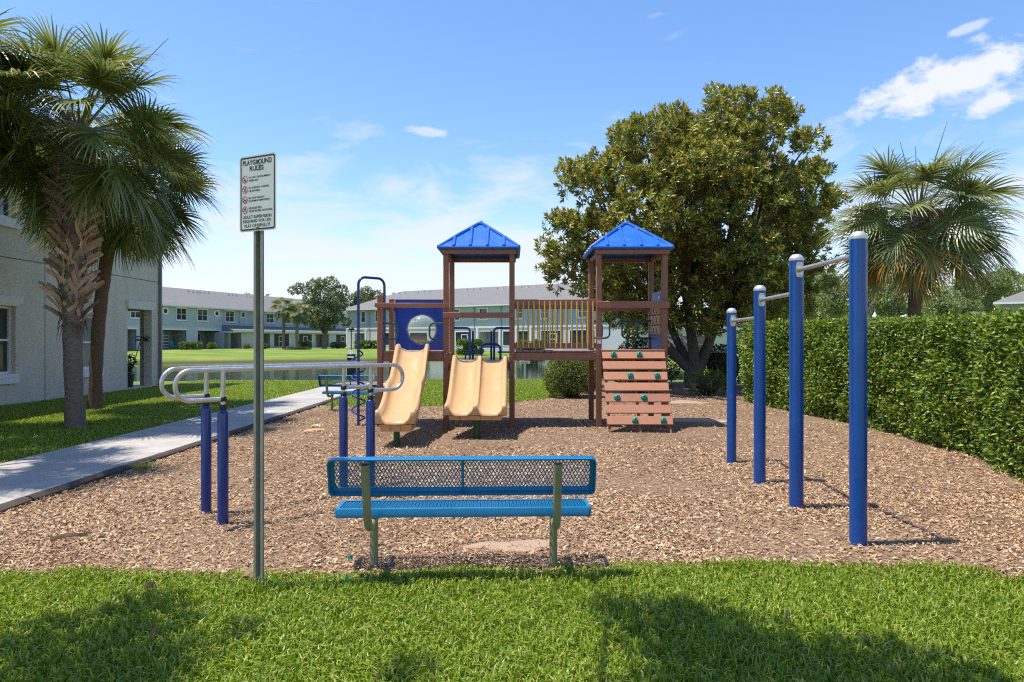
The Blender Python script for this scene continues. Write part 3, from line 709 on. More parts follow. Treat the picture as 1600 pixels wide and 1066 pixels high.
# porch behind the opening: north side open too
xa, xb, za, zb = door
b = MB(); pw, pd = 14.62, 3.0
b.poly([(10.9, .28, .06), (pw, .28, .06), (pw, pd, .06), (10.9, pd, .06)], [(0, 1, 2, 3)])
b.build('porch_floor', MT['concrete'], NB.root, sharp=0, flip=False)
b = MB(); b.poly([(10.9, .28, 2.9), (pw, .28, 2.9), (pw, pd, 2.9), (10.9, pd, 2.9), (10.9, .28, .06), (10.9, pd, .06), (pw, pd, .06)], [(0, 3, 2, 1), (0, 4, 5, 3), (5, 6, 2, 3)])
b.build('porch_wall', MT['stucco'], NB.root, sharp=0, flip=False)
b = MB()   # north end wall, 0.28 thick, with the opening
for (p0, p1) in (((14.62, .0, -.1), (14.9, .62, 2.74)), ((14.62, 2.6, -.1), (14.9, 12, 2.74)), ((14.62, .0, 2.742), (14.9, 12, top))): b.span((p0[0], p0[1] + .004, p0[2]), (p1[0] - .003, p1[1], p1[2]))
b.build('end_wall', MT['stucco'], NB.root, sharp=0)
b = MB(); b.poly([(xa - .02, -.04, zb), (xb + .02, -.04, zb), (xb + .14, -.12, zb + .27), (xa - .14, -.12, zb + .27), (xa - .02, 0, zb), (xb + .02, 0, zb), (xb + .14, 0, zb + .27), (xa - .14, 0, zb + .27)],
                  [(0, 1, 2, 3), (3, 2, 6, 7), (0, 4, 5, 1), (1, 5, 6, 2), (0, 3, 7, 4)]); b.build('porch_header', MT['trim'], NB.root, sharp=0)
b = MB(); b.span((14.70, -.10, .05), (14.80, -.012, top - .2), .01); b.build('downspout', MT['downspout'], NB.root)
NB.body(-6, 14.9, top, 12, MT['stucco'], (True, False))
NB.roof(-6, 14.9, top + .14, top + 2.6, 12, .55, 5.5, 5.5, soffit=.14)

# --- far building across the pond, left
dA = Vector((.35, .937)).normalized()
BA = House('apartment_building', (-42.6, 88.0), (dA.x, dA.y), .5, 'long blue grey two storey apartment row across the pond on the left', 'building', 'apartment rows across the pond')
eA = 5.52; tj = BA.t(347); x0, x1 = -16, 44
def rectA(p0, p1, q0, q1, y=0.):
    a, b_ = BA.t(p0, y), BA.t(p1, y); m = (a + b_) / 2
    return (a, b_, BA.h(m, q1, y), BA.h(m, q0, y))
ups1 = [rectA(275.6, 291, 482.5, 499.5), rectA(308.6, 323.6, 484.2, 500.8), rectA(204, 219, 478, 496)]
yb = .5
ups2 = [rectA(352.5, 365, 487, 502.5, yb), rectA(416, 427, 491, 504, yb), rectA(442, 453, 492, 505, yb), rectA(486, 497, 494.5, 506, yb), rectA(519, 529, 496, 507, yb)]
sm = rectA(377.2, 382, 488.5, 495.2, yb)
rec1 = [rectA(254, 291, 520, 548), rectA(309, 342.4, 520.6, 548), rectA(184, 213, 516, 549)]
rec1 = [(a, b_, 0.02, 2.55) for a, b_, _, _ in rec1]
BA.wall(x0, tj, -.3, eA, ups1 + [(*r_, .2) for r_ in rec1], MT['sidingA'])
for r_ in ups1: BA.window(*r_, head=.16)
for px_, py_ in ((258, 486), (338.5, 489.8)):
    t_ = BA.t(px_); BA.porthole(t_, BA.h(t_, py_), .29)
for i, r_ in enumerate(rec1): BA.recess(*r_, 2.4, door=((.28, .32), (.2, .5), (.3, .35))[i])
b = MB(); b.poly([(tj, 0, -.3), (tj, yb, -.3), (tj, yb, eA), (tj, 0, eA)], [(0, 1, 2, 3)]); b.build('return_wall', MT['sidingA'], BA.root, sharp=0, flip=False)
BA.wall(tj, x1, -.3, eA, ups2 + [sm], MT['sidingA'], y=yb)
for r_ in ups2: BA.window(*r_, y=yb, head=.16)
BA.window(*sm, y=yb, cols=1, rows=1, sill=False, fr=.16)
# ground floor extension with a lean-to roof
yl = -1.5; zl = 2.55
def tl(px): return BA.t(px, yl)
opens = [(tl(350.5), tl(377), .02, 2.25), (tl(411.5), tl(421.5), .02, 2.25), (tl(427.5), tl(452), .3, 2.25), (tl(466.5), tl(487.5), .3, 2.25), (tl(493), tl(513.5), .02, 2.25), (tl(524.5), tl(541), .3, 2.25)]
BA.wall(tj + .05, x1, -.3, zl, [(*o, .12) for o in opens], MT['dark_room'] if False else MT['sidingC'], y=yl, name='patio_wall')
b = MB(); b.poly([(tj + .05, yl, -.3), (tj + .05, yb, -.3), (tj + .05, yb, zl), (tj + .05, yl, zl)], [(0, 1, 2, 3)]); b.build('return_wall', MT['sidingC'], BA.root, sharp=0, flip=False)
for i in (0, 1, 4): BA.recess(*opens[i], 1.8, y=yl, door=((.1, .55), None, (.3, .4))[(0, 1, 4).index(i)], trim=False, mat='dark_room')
for i in (2, 3, 5): BA.screen(*opens[i], y=yl, door=opens[i][0] + (opens[i][1] - opens[i][0]) * (.34, .36, .5)[(2, 3, 5).index(i)])
b = MB(); b.poly([(tj + .02, yl - .45, zl + .12), (x1, yl - .45, zl + .12), (x1, yb - .002, zl + .82), (tj + .02, yb - .002, zl + .82), (tj + .02, yl - .45, zl + .06), (x1, yl - .45, zl + .06), (x1, yb - .002, zl + .02), (tj + .02, yb - .002, zl + .02)],
                  [(0, 1, 2, 3), (4, 7, 6, 5), (0, 3, 7, 4), (1, 5, 6, 2)]); lr = b.build('lower_roof', MT['slate'], BA.root, sharp=0)
b = MB(); b.span((tj, yl - .53, zl - .14), (x1, yl - .46, zl + .14)); b.build('fascia', MT['trim'], lr, sharp=0)
BA.body(x0, x1, eA, 12, MT['sidingA'])
rf = BA.roof(x0, x1, eA + .16, eA + 3.0, 12.5, .55, 5, 5, soffit=.16)
for px_ in (318, 362, 390, 300):
    t_ = BA.t(px_, 5.2)
    b = MB()
    b.bm.free()
    for k in (-.8, 0, .8):
        b = MB(); b.span((t_ + k - .13, 5.0, eA + 2.6), (t_ + k + .13, 5.2, eA + 2.86)); b.build('roof_vent', MT['alu_cap'], rf, sharp=0)
px_ = BA.t(379.0, yb)
b = MB(); b.span((px_ - .05 + .9 * 0, yb - .09, 3.3), (px_ + .05, yb - .012, eA - .1)); b.bm.clear()
t_ = BA.t(374, yb); b.span((t_ - .05, yb - .09, 3.35), (t_ + .05, yb - .012, eA - .1)); b.build('downspout', MT['sidingA'], BA.root, sharp=0)

# --- far building across the pond, middle
dB = Vector((.85, -.53)).normalized(); p0B = (-24.75, 102.0)
BB = House('apartment_building', p0B, (dB.x, dB.y), .72, 'sea green two storey apartment block behind the play towers with hipped grey roof', 'building', 'apartment rows across the pond')
eB = 5.45; x1 = 46
def rectB(p0, p1, q0, q1):
    a, b_ = BB.t(p0), BB.t(p1); m = (a + b_) / 2
    return (a, b_, BB.h(m, q1), BB.h(m, q0))
ups = [rectB(565, 570.5, 487.5, 503), rectB(587, 592, 486.5, 502), rectB(711, 717.5, 484, 499.5), rectB(749.5, 761, 482.8, 498), rectB(807, 816.5, 480.5, 496.5), rectB(846, 855, 480, 496.5), rectB(640, 651, 486, 501), rectB(676, 684, 485, 500), rectB(905, 920, 478, 495)]
los = [rectB(554, 569.5, 521, 543), rectB(588.5, 611, 520.5, 541), rectB(640, 668, 520, 541), rectB(711.5, 733, 519, 541), rectB(749, 778.5, 518.5, 542), rectB(785.5, 803.5, 518, 541), rectB(808, 826, 517.5, 541), rectB(845, 876, 517, 541), rectB(890, 930, 516, 541)]
los = [(a, b_, max(.03, .03 if i in (0, 4) else .35), min(d_, 2.42)) for i, (a, b_, c, d_) in enumerate(los)]
BB.wall(0, x1, -.5, eB, ups + [(*r_, .14) for r_ in los], MT['sidingB'])
for r_ in ups: BB.window(*r_, fr=.16, cols=1, rows=2)
for i, r_ in enumerate(los):
    if i in (0, 4): BB.recess(*r_, 2.2, door=(.55, .35), trim=False, mat='sidingC')
    else: BB.screen(*r_, door=r_[0] + .45 * (r_[1] - r_[0]) if i in (3, 7) else None)
b = MB(); b.span((-.02, -.07, 2.62), (x1, -.004, 2.86)); b.build('band_board', MT['trim'], BB.root, sharp=0)
for px_ in (541, 876):
    t_ = BB.t(px_); b = MB(); b.span((t_ - .03, -.05, -.4), (t_ + .32, -.006, eB - .02)); b.build('corner_board', MT['trim'], BB.root, sharp=0)
for px_ in (577.3, 741.5, 783):
    t_ = BB.t(px_); b = MB(); b.span((t_ - .06, -.12, 0), (t_ + .06, -.075, eB - .1)); b.build('downspout', MT['dark_room'], BB.root, sharp=0)
for px_ in (571.8, 746, 781.5, 806, 829, 842):
    t_ = BB.t(px_); b = MB(); b.span((t_ - .16, -.09, 0), (t_ + .16, -.008, 2.615)); b.build('porch_post', MT['trim'], BB.root, sharp=0)
BB.body(0, x1, eB, 12, MT['sidingB'])
rf = BB.roof(0, x1, eB + .17, eB + 3.05, 12, .6, 6.4, 6.4, soffit=.17)
for px_ in (624, 662, 739, 786, 825):
    t_ = BB.t(px_, 5.2)
    for k in (-1.1, 0, 1.1):
        b = MB(); b.span((t_ + k - .2, 4.95, eB + 2.55), (t_ + k + .2, 5.2, eB + 2.85)); b.build('roof_vent', MT['alu_cap'], rf, sharp=0)

# --- pale house glimpsed under the magnolia, grey house past the hedge
BC = House('house', (9.5, 86.0), (1, .05), .1, 'pale single storey house glimpsed through the gap under the magnolia', 'house')
ws = [(2.2, 3.6, .9, 2.0), (5.2, 6.5, .2, 2.2), (8.5, 9.8, .9, 2.0), (12.2, 15.4, .1, 2.2)]
BC.wall(0, 19, -.2, 3.0, ws, MT['sidingC'])
for w_ in ws: BC.window(*w_, sill=False)
BC.body(0, 19, 3.0, 9, MT['sidingC']); BC.roof(0, 19, 3.15, 4.7, 9, .5, 4, 4)
BD = House('house', (42.9, 60.0), (.8, -.6), .0, 'grey house with hipped roof rising above the hedge at the right edge', 'house')
ws = [(1.3, 2.1, 3.5, 4.4), (5, 6.2, 3.2, 4.4)]
BD.wall(0, 14, -.2, 4.9, ws, MT['dark_room'])
for w_ in ws: BD.window(*w_)
BD.body(0, 14, 4.9, 9, MT['dark_room']); BD.roof(0, 14, 5.05, 7.0, 9, .5, 4, 4)
b = MB(); b.span((2.2, -.8, 0), (8, 3, 6.6)); b.build('gable_wing', MT['dark_room'], BD.root, sharp=0)
# ------------------------------------------------------------------ rounded path helper
def fillet(pts, r, n=6):
    """polyline with rounded corners"""
    pts = [Vector(p) for p in pts]; out = [pts[0]]
    for i in range(1, len(pts) - 1):
        a, b, c = pts[i - 1], pts[i], pts[i + 1]
        u = (a - b); v = (c - b); lu, lv = u.length, v.length; u.normalize(); v.normalize()
        ang = u.angle(v)
        if ang > pi - .02: out.append(b); continue
        d = min(r / math.tan(ang / 2), lu * .49, lv * .49); rr = d * math.tan(ang / 2)
        cen = b + (u + v).normalized() * (rr / sin(ang / 2))
        s = b + u * d - cen; e = b + v * d - cen; om = s.angle(e)
        for k in range(n + 1):
            t = k / n; out.append(cen + (s * sin((1 - t) * om) + e * sin(t * om)) / sin(om))
    out.append(pts[-1]); return out
def bolts(b, pts, r=.011, axis='Y', d=.008):
    for p in pts:
        m = Matrix.Rotation(pi / 2, 3, 'X') if axis == 'Y' else (Matrix.Rotation(pi / 2, 3, 'Y') if axis == 'X' else Matrix.Identity(3))
        n = 8; vs = []
        for z in (0, 1):
            for j in range(n):
                q = Vector((r * cos(2 * pi * j / n), r * sin(2 * pi * j / n), z * d)); vs.append(m @ q + Vector(p))
        b.poly(vs, [tuple(range(n))[::-1], tuple(range(n, 2 * n))] + [(j, (j + 1) % n, n + (j + 1) % n, n + j) for j in range(n)])

# ------------------------------------------------------------------ play structure (one bolted unit)
YF, YR = 12.9, 14.14
XS = [-2.49, -1.245, 0.0, 1.64, 2.88]
PS = thing('play_structure', (.2, 13.5, 0), 'brown timber play structure with two blue roofed towers, tan slides and yellow railed bridge', 'playground')
OFF = (.2, 13.5, 0)
def pb(b, name, mat, parent=PS, sharp=38, flip=True): return b.build(name, MT[mat] if isinstance(mat, str) else mat, parent, OFF, sharp, flip)
T = .102
post_tops = {0: 2.52, 1: 3.37, 2: 3.37, 3: 3.37, 4: 3.37}
for i, x_ in enumerate(XS):
    for y_ in (YF, YR):
        b = MB(); b.box((x_, y_, (post_tops[i] - .25) / 2), (T, T, post_tops[i] + .25), None, .008)
        p = pb(b, 'post', 'brown')
        b = MB(); zs = [2.32, 2.26] if i == 0 else ([2.16, 2.12, 1.36, 1.42, 1.18] if i in (1, 2) else [2.36, 2.3, 1.4, 1.34, 1.47])
        if y_ == YF:
            bolts(b, [(x_ + (.02 if k % 2 else -.02), y_ - T / 2 - .0, z_) for k, z_ in enumerate(zs)]); pb(b, 'bolt', 'steel', p, 0)
        else: b.bm.free()
def beamx(x0, x1, y_, z0, z1, name='beam', mat='beam', t_=.045, proud=0):
    b = MB(); b.span((x0, y_ - t_ / 2, z0), (x1, y_ + t_ / 2, z1), .006); return pb(b, name, mat)
def beamy(x_, y0, y1, z0, z1, name='beam', mat='beam', t_=.045):
    b = MB(); b.span((x_ - t_ / 2, y0, z0), (x_ + t_ / 2, y1, z1), .006); return pb(b, name, mat)
f = YF - T / 2 - .0245; r = YR + T / 2 + .0245; h = T / 2
# bay 0 (slide deck)
beamx(XS[0] - h, XS[1] + h, f, 2.275, 2.365); beamx(XS[0] - h, XS[1] + h, r, 2.27, 2.36)
beamx(XS[0] + h + .002, XS[1] - h - .002, YF, 1.265, 1.425); beamx(XS[0] + h + .002, XS[1] - h - .002, YR, 1.265, 1.425)
beamy(XS[0], YF + h + .002, YR - h - .002, 1.265, 1.425); beamy(XS[0] - h - .0235, YF - h, YR + h, 2.29, 2.37)
# tower 1
beamx(XS[1] - h, XS[2] + h, f - .002, 2.085, 2.185)
for y_ in (YF, YR): beamx(XS[1] + h + .002, XS[2] - h - .002, y_, 1.085, 1.225)
for x_ in (XS[1], XS[2]): beamy(x_, YF + h + .002, YR - h - .002, 1.265, 1.425)
# bridge
beamx(XS[2] + h + .002, XS[3] - h - .002, YF, 2.315, 2.435, 'bridge_rail'); beamx(XS[2] + h + .002, XS[3] - h - .002, YR, 2.315, 2.435, 'bridge_rail')
for y_ in (YF, YR):
    beamx(XS[2] + h + .002, XS[3] - h - .002, y_, 1.285, 1.425, 'bridge_beam'); beamx(XS[2] + h + .002, XS[3] - h - .002, y_, 1.505, 1.61, 'bridge_curb')
    n = 15
    for k in range(n):
        x_ = XS[2] + h + .06 + (XS[3] - XS[2] - 2 * h - .12) * k / (n - 1) + (.02 if y_ == YR else 0)
        b = MB(); b.tube([(x_, y_ - .036 if y_ == YF else y_ + .036, 1.52), (x_, y_ - .036 if y_ == YF else y_ + .036, 2.40)], .0135, 8); pb(b, 'baluster', 'yellow')
n = 11
for k in range(n):
    w_ = (XS[3] - XS[2] - 2 * h - .03) / n; x_ = XS[2] + h + .015 + w_ * (k + .5)
    b = MB(); b.box((x_, (YF + YR) / 2, 1.449), (w_ - .012, YR - YF - .06, .036), None, .005); pb(b, 'bridge_plank', 'deck')
# tower 2
beamx(XS[3] - h, XS[4] + h + .02, f - .001, 2.27, 2.40)
for y_ in (YF, YR): beamx(XS[3] + h + .002, XS[4] - h - .002, y_, 1.285, 1.425)
beamx(XS[3] - h, XS[4] + h, r, 2.27, 2.40)
for x_ in (XS[3], XS[4]): beamy(x_, YF + h + .002, YR - h - .002, 1.285, 1.425)
beamy(XS[4] + h + .0235, YF - h, YR + h, 2.275, 2.37); beamy(XS[4] + h + .0235, YF - h, YR + h, 1.53, 1.62)
# decks: planks front to back
for (xa, xb, zt, nm) in ((XS[0], XS[1], 1.445, 0), (XS[1], XS[2], 1.245, 1), (XS[3], XS[4], 1.445, 2)):
    n = 8; lo, hi = xa + h + .012, xb - h - .012
    for k in range(n):
        w_ = (hi - lo) / n; b = MB(); b.box((lo + w_ * (k + .5), (YF + YR) / 2, zt - .0), (w_ - .01, YR - YF + .06, .036), None, .005); pb(b, 'deck_plank', 'deck')

# roofs
def tower_roof(xa, xb):
    cx, cy = (xa + xb) / 2, (YF + YR) / 2; hw = .755; ze = 3.43; za = 3.985; dep = .06
    for y_ in (YF - .001, YR + .001): beamx(xa - h - .03, xb + h + .03, y_ + (-.077 if y_ < cy else .077), 3.285, 3.37, 'roof_beam')
    for x_ in (xa, xb): beamy(x_, YF + h + .001, YR - h - .001, 3.275, 3.362, 'roof_beam')
    b = MB(); c = [(cx - hw, cy - hw), (cx + hw, cy - hw), (cx + hw, cy + hw), (cx - hw, cy + hw)]
    v = [(*p, ze) for p in c] + [(cx, cy, za)] + [(*p, ze - dep) for p in c] + [(cx + (p[0] - cx) * .97, cy + (p[1] - cy) * .97, ze - dep) for p in c] + [(cx, cy, za - .05)]
    b.poly(v, [(0, 1, 4), (1, 2, 4), (2, 3, 4), (3, 0, 4)] + [(5 + i, 5 + (i + 1) % 4, (i + 1) % 4, i) for i in range(4)] + [(9 + i, 9 + (i + 1) % 4, 5 + (i + 1) % 4, 5 + i) for i in range(4)] + [(9 + (i + 1) % 4, 9 + i, 13) for i in range(4)])
    rf_ = pb(b, 'roof', 'blue_roof', sharp=20)
    ap = Vector((cx, cy, za + .012))
    for i in range(4):
        A = Vector((*c[i], ze + .004)); Bc = Vector((*c[(i + 1) % 4], ze + .004)); e = (Bc - A).normalized(); mid = (A + Bc) / 2
        nrm = (Bc - A).cross(ap - A).normalized(); nrm = nrm if nrm.z > 0 else -nrm
        b = MB(); b.tube([A - Vector((0, 0, .02)) , A + (ap - A) * .5, ap], .033, 8); pb(b, 'hip_rib', 'blue_roof', rf_)
        for fr in (-.62, -.21, .21, .62):
            base = mid + e * (hw * fr); up = (ap - mid); q = base + up * (1 - abs(fr)) * .97
            b = MB(); b.bar(base + nrm * .004 - up.normalized() * .02, q + nrm * .004, .058, .06, nrm, .016); pb(b, 'rib', 'blue_roof', rf_, 30)
        b = MB(); b.tube([A - Vector((0, 0, .03)), Bc - Vector((0, 0, .03))], .03, 8); pb(b, 'eave_rim', 'blue_roof', rf_)
    b = MB(); b.lathe([(0, za + .05), (.035, za + .04), (.06, za + .01), (.065, za - .03)], (cx, cy, 0), 12); pb(b, 'roof_cap', 'blue_roof', rf_)
tower_roof(XS[1], XS[2]); tower_roof(XS[3], XS[4])

# blue panel with clear bubble at the back of bay 0
xa, xb, za, zb = XS[0] + h + .02, XS[1] - h - .06, 1.45, 2.51; bx, bz, br = (659 - 800) * 14.1 / F, 1.885, .285
b = MB(); n = 48; fr_, bk = [], []
for j in range(n):
    a = 2 * pi * j / n; dx, dz = cos(a), sin(a)
    tmax = min((xb - bx) / dx if dx > 1e-6 else ((xa - bx) / dx if dx < -1e-6 else 9), (zb - bz) / dz if dz > 1e-6 else ((za - bz) / dz if dz < -1e-6 else 9))
    fr_.append(((bx + br * dx, bz + br * dz), (bx + tmax * dx, bz + tmax * dz)))
rows = []
for (w_, y_) in ((0, YR - .012), (1, YR - .012), (1, YR + .012), (0, YR + .012), (0, YR - .012)): rows.append([(q[w_][0], y_, q[w_][1]) for q in fr_])
b.grid(rows, smooth=False, closed=True)
# square the corners that the fan cut off
for (cx_, cz_) in ((xa, za), (xb, za), (xb, zb), (xa, zb)):
    k = sorted(range(n), key=lambda j: (fr_[j][1][0] - cx_) ** 2 + (fr_[j][1][1] - cz_) ** 2)
    on_v = next(j for j in k if abs(fr_[j][1][0] - cx_) < 1e-6); on_h = next(j for j in k if abs(fr_[j][1][1] - cz_) < 1e-6)
    if on_v != on_h:
        p = [(*fr_[on_v][1],), (cx_, cz_), (*fr_[on_h][1],)]
        b.poly([(q[0], YR - .012, q[1]) for q in p] + [(q[0], YR + .012, q[1]) for q in p], [(0, 1, 2), (3, 5, 4), (0, 3, 4, 1), (1, 4, 5, 2)])
pn = pb(b, 'bubble_panel', 'blue_panel', sharp=30)
b = MB(); rows = []
for k in range(11):
    ph = pi / 2 * k / 10; rows.append([(bx + (br + .012) * cos(ph) * cos(2 * pi * j / 32), YR - .016 - (br * .72) * sin(ph), bz + (br + .012) * cos(ph) * sin(2 * pi * j / 32)) for j in range(32)])
b.grid(rows[:-1] + [[(bx + .004 * cos(2 * pi * j / 32), YR - .016 - br * .72, bz + .004 * sin(2 * pi * j / 32)) for j in range(32)]], closed=True)
pb(b, 'bubble_window', 'bubble', pn)
b = MB(); rows = [[(bx + rr * cos(2 * pi * j / 40), y_, bz + rr * sin(2 * pi * j / 40)) for j in range(40)] for rr, y_ in ((br + .035, YR - .013), (br + .035, YR - .022), (br, YR - .022), (br, YR - .013))]
b.grid(rows, closed=True, smooth=False); pb(b, 'bubble_flange', 'bubble', pn)
b = MB(); bolts(b, [(bx + (br + .02) * cos(2 * pi * j / 8), YR - .022, bz + (br + .02) * sin(2 * pi * j / 8)) for j in range(8)], .012)
pb(b, 'bubble_bolt', 'steel', pn, 0)
for px_ in (646, 677):
    x_ = (px_ - 800) * 14.1 / F; b = MB(); b.lathe([(0, .0), (.045, .0), (.045, .012), (0, .012)], (0, 0, 0), 16)
    bmesh.ops.rotate(b.bm, verts=b.bm.verts, cent=(0, 0, 0), matrix=Matrix.Rotation(pi / 2, 3, 'X')); bmesh.ops.translate(b.bm, verts=b.bm.verts, vec=(x_, YR - .013, 2.385)); pb(b, 'panel_grommet', 'white', pn)

# green D-shaped hand grips beside slide entries and at the back of tower 2
def grip(x_, y_, z0, z1, dx, mat='green_pipe'):
    b = MB(); b.tube(fillet([(x_, y_, z0), (x_ + dx, y_, z0), (x_ + dx, y_, z1), (x_, y_, z1)], .09), .0175, 8); pb(b, 'hand_grip', mat)
grip(XS[1] - h, YF - .02, 1.68, 1.985, -.26); grip(XS[0] + h, YF + .02, 1.68, 1.985, .27)
grip(XS[3] + h, YR, 1.71, 2.06, .33); grip(XS[3] + h, YR - .12, 1.71, 2.02, .16)
grip(XS[4] - h, YR, 1.71, 2.06, -.55); grip(XS[4] - h, YR - .3, 1.71, 2.06, -.30)

# navy stanchions and stepping arch at the back of tower 1
for (px_, s) in ((XS[1] + h, 1), (XS[2] - h, -1)):
    b = MB(); b.tube(fillet([(px_, YR, 1.92), (px_ + s * .32, YR, 1.92), (px_ + s * .32, YR, 1.23)], .07), .024, 10); pb(b, 'handrail', 'navy')
    b = MB(); b.tube(fillet([(px_ + s * .38, YR + .06, 1.86), (px_ + s * .38, YR + .06, 1.24), (px_ + s * .38, YR + .75, .3), (px_ + s * .38, YR + .85, -.2)], .12), .024, 10); pb(b, 'ladder_rail', 'navy')
b = MB(); b.tube(fillet([(XS[1] + .60, YR + .05, 1.22), (XS[1] + .60, YR + .05, 1.59), (XS[2] - .24, YR + .05, 1.59), (XS[2] - .24, YR + .05, 1.22)], .13, 8), .026, 10); pb(b, 'step_arch', 'navy')
b = MB(); b.tube(fillet([(XS[1] + .27, YR + .03, 1.22), (XS[1] + .29, YR + .03, 1.42), (XS[1] + .62, YR + .03, 1.42)], .13, 8), .018, 10); b.tube([(XS[2] - .3, YR + .03, 1.42), (XS[2] - .02, YR + .03, 1.42)], .018, 10); pb(b, 'step_arch', 'navy')
for k in range(3):
    z_ = .95 - k * .3; y_ = YR + .33 + k * .22; b = MB(); b.tube([(XS[1] + h + .38, y_, z_), (XS[2] - h - .38, y_, z_)], .02, 8); pb(b, 'rung', 'navy')

# corkscrew climber
cx, cy = -2.97, 13.2
b = MB(); b.tube(fillet([(cx, cy, -.15), (cx, cy, 2.89), (-2.545, 13.62, 2.89), (-2.545, 13.62, 1.25)], .15, 8), .026, 10); cs = pb(b, 'corkscrew_climber', 'navy')
b = MB(); pts = []
for k in range(4 * 20 + 7):
    a = 2 * pi * k / 20 - .5; z_ = 1.46 - 1.36 * k / 86; rr = .125 * min(1, (k + 2) / 8, (90 - k) / 8); pts.append((cx + rr * cos(a), cy + rr * sin(a), z_))
b.tube(pts, .0165, 8); pb(b, 'spiral', 'navy', cs)
b = MB(); b.tube([(-2.545, 13.62, 1.34), (-2.50, 13.62, 1.34)], .03, 10); pb(b, 'clamp', 'navy', cs)

# slides: swept channel
def slide(stations, halfw, lanes, skirt, name, xof=lambda y: 0):
    """stations: (y, z bed, rim height)"""
    b = MB(); rows = []; ts = []
    P = stations; n = len(P); fine = []
    for i in range(n - 1):                      # Catmull-Rom through the stations
        for k in range(5):
            t_ = k / 5; a0, a1, a2, a3 = P[max(i - 1, 0)], P[i], P[i + 1], P[min(i + 2, n - 1)]
            fine.append(tuple(.5 * (2 * a1[j] + (a2[j] - a0[j]) * t_ + (2 * a0[j] - 5 * a1[j] + 4 * a2[j] - a3[j]) * t_ ** 2 + (3 * a1[j] - a0[j] - 3 * a2[j] + a3[j]) * t_ ** 3) for j in range(3)))
    fine.append(P[-1])
    for (y_, z_, rm) in fine:
        X0 = xof(y_); row = []
        row.append((X0 - halfw - .035, y_, z_ - skirt)); row.append((X0 - halfw - .045, y_, z_ + rm * .55))
        lw = 2 * halfw / lanes
        for L in range(lanes):
            xl, xr = X0 - halfw + lw * L, X0 - halfw + lw * (L + 1)
            if L == 0:
                row += [(xl - .032, y_, z_ + rm * .93), (xl, y_, z_ + rm), (xl + .03, y_, z_ + rm * .93)]
            g = .055 if lanes > 1 and L > 0 else .065
            row += [(xl + g * .75, y_, z_ + rm * .5), (xl + g * 1.25, y_, z_ + .035), (xl + g * 2.1, y_, z_ + .003), ((xl + xr) / 2, y_, z_ - .004),
                    (xr - g * 2.1, y_, z_ + .003), (xr - g * 1.25, y_, z_ + .035), (xr - g * .75, y_, z_ + rm * .5)]
            if L < lanes - 1: row += [(xr - .03, y_, z_ + rm * .9), (xr, y_, z_ + rm * .97), (xr + .03, y_, z_ + rm * .9)]
        row += [(X0 + halfw - .03, y_, z_ + rm * .93), (X0 + halfw, y_, z_ + rm), (X0 + halfw + .032, y_, z_ + rm * .93), (X0 + halfw + .045, y_, z_ + rm * .55), (X0 + halfw + .035, y_, z_ - skirt)]
        rows.append(row)
    # rolled lip at the exit
    y_, z_, rm = fine[-1]; last = rows[-1]
    rows.append([(p[0], p[1] - .035, p[2] - .012) for p in last]); rows.append([(p[0], p[1] - .045, p[2] - .045) for p in last]); rows.append([(p[0], p[1] - .02, min(p[2], z_ + .02) - .06) for p in last])
    b.grid(rows)
    # closed underside
    m = len(rows[0]); under = [[r_[0], (r_[0][0] * .5 + r_[-1][0] * .5, r_[0][1], r_[0][2]), r_[-1]] for r_ in rows[:-3]]
    b.grid(under, smooth=False)
    return pb(b, name, 'slide', sharp=60)
def block(sl, xc, y0, y1, z0, z1, w0, w1, ribs, taper=.012):
    for k in range(ribs):
        xa_, xb_ = -.5 + k / ribs, -.5 + (k + 1) / ribs; b = MB()
        pts = [(xc + w0 * xa_ + .004, y0 + .03, z0), (xc + w0 * xb_ - .004, y0 + .03, z0), (xc + w1 * xb_ - .004, y0, z1), (xc + w1 * xa_ + .004, y0, z1),
               (xc + w0 * xa_ + .004, y1, z0), (xc + w0 * xb_ - .004, y1, z0), (xc + w1 * xb_ - .004, y1, z1), (xc + w1 * xa_ + .004, y1, z1)]
        b.poly(pts, [(0, 1, 2, 3), (5, 4, 7, 6), (4, 0, 3, 7), (1, 5, 6, 2), (3, 2, 6, 7), (4, 5, 1, 0)]); pb(b, 'slide_foot', 'slide', sl, 0)
xs1 = lambda y: -1.868 + .095 * (12.9 - y) / 2.6
s1 = slide([(13.1, 1.468, .02), (12.95, 1.468, .10), (12.82, 1.45, .15), (12.6, 1.37, .155), (12.3, 1.15, .15), (12.0, .95, .14), (11.75, .87, .145), (11.45, .80, .16), (11.1, .60, .155), (10.75, .47, .16), (10.5, .435, .17), (10.37, .435, .17)], .272, 1, .055, 'wave_slide', xs1)
s1['label'] = 'tan single wave slide on the lower deck'
block(s1, xs1(10.4), 10.40, 10.85, .265, .405, .47, .52, 3)
b = MB(); b.tube([(xs1(10.4), 10.52, -.15), (xs1(10.4), 10.52, .40)], .048, 12); pb(b, 'slide_leg', 'green_post', s1)
b = MB(); bolts(b, [(xs1(10.4), 10.41, .36)], .018); pb(b, 'bolt', 'steel', s1, 0)
s2 = slide([(13.1, 1.27, .02), (12.95, 1.27, .10), (12.84, 1.25, .14), (12.6, 1.10, .14), (12.35, .92, .135), (12.1, .745, .13), (11.85, .61, .13), (11.6, .515, .14), (11.4, .475, .15), (11.27, .465, .15)], .475, 2, .05, 'double_slide', lambda y: -.605)
s2['label'] = 'tan double lane slide below the left tower'
block(s2, -.605, 11.3, 11.8, .335, .435, .86, .92, 5)
b = MB(); b.tube([(-.583, 11.42, -.15), (-.583, 11.42, .42)], .056, 12); pb(b, 'slide_leg', 'green_post', s2)

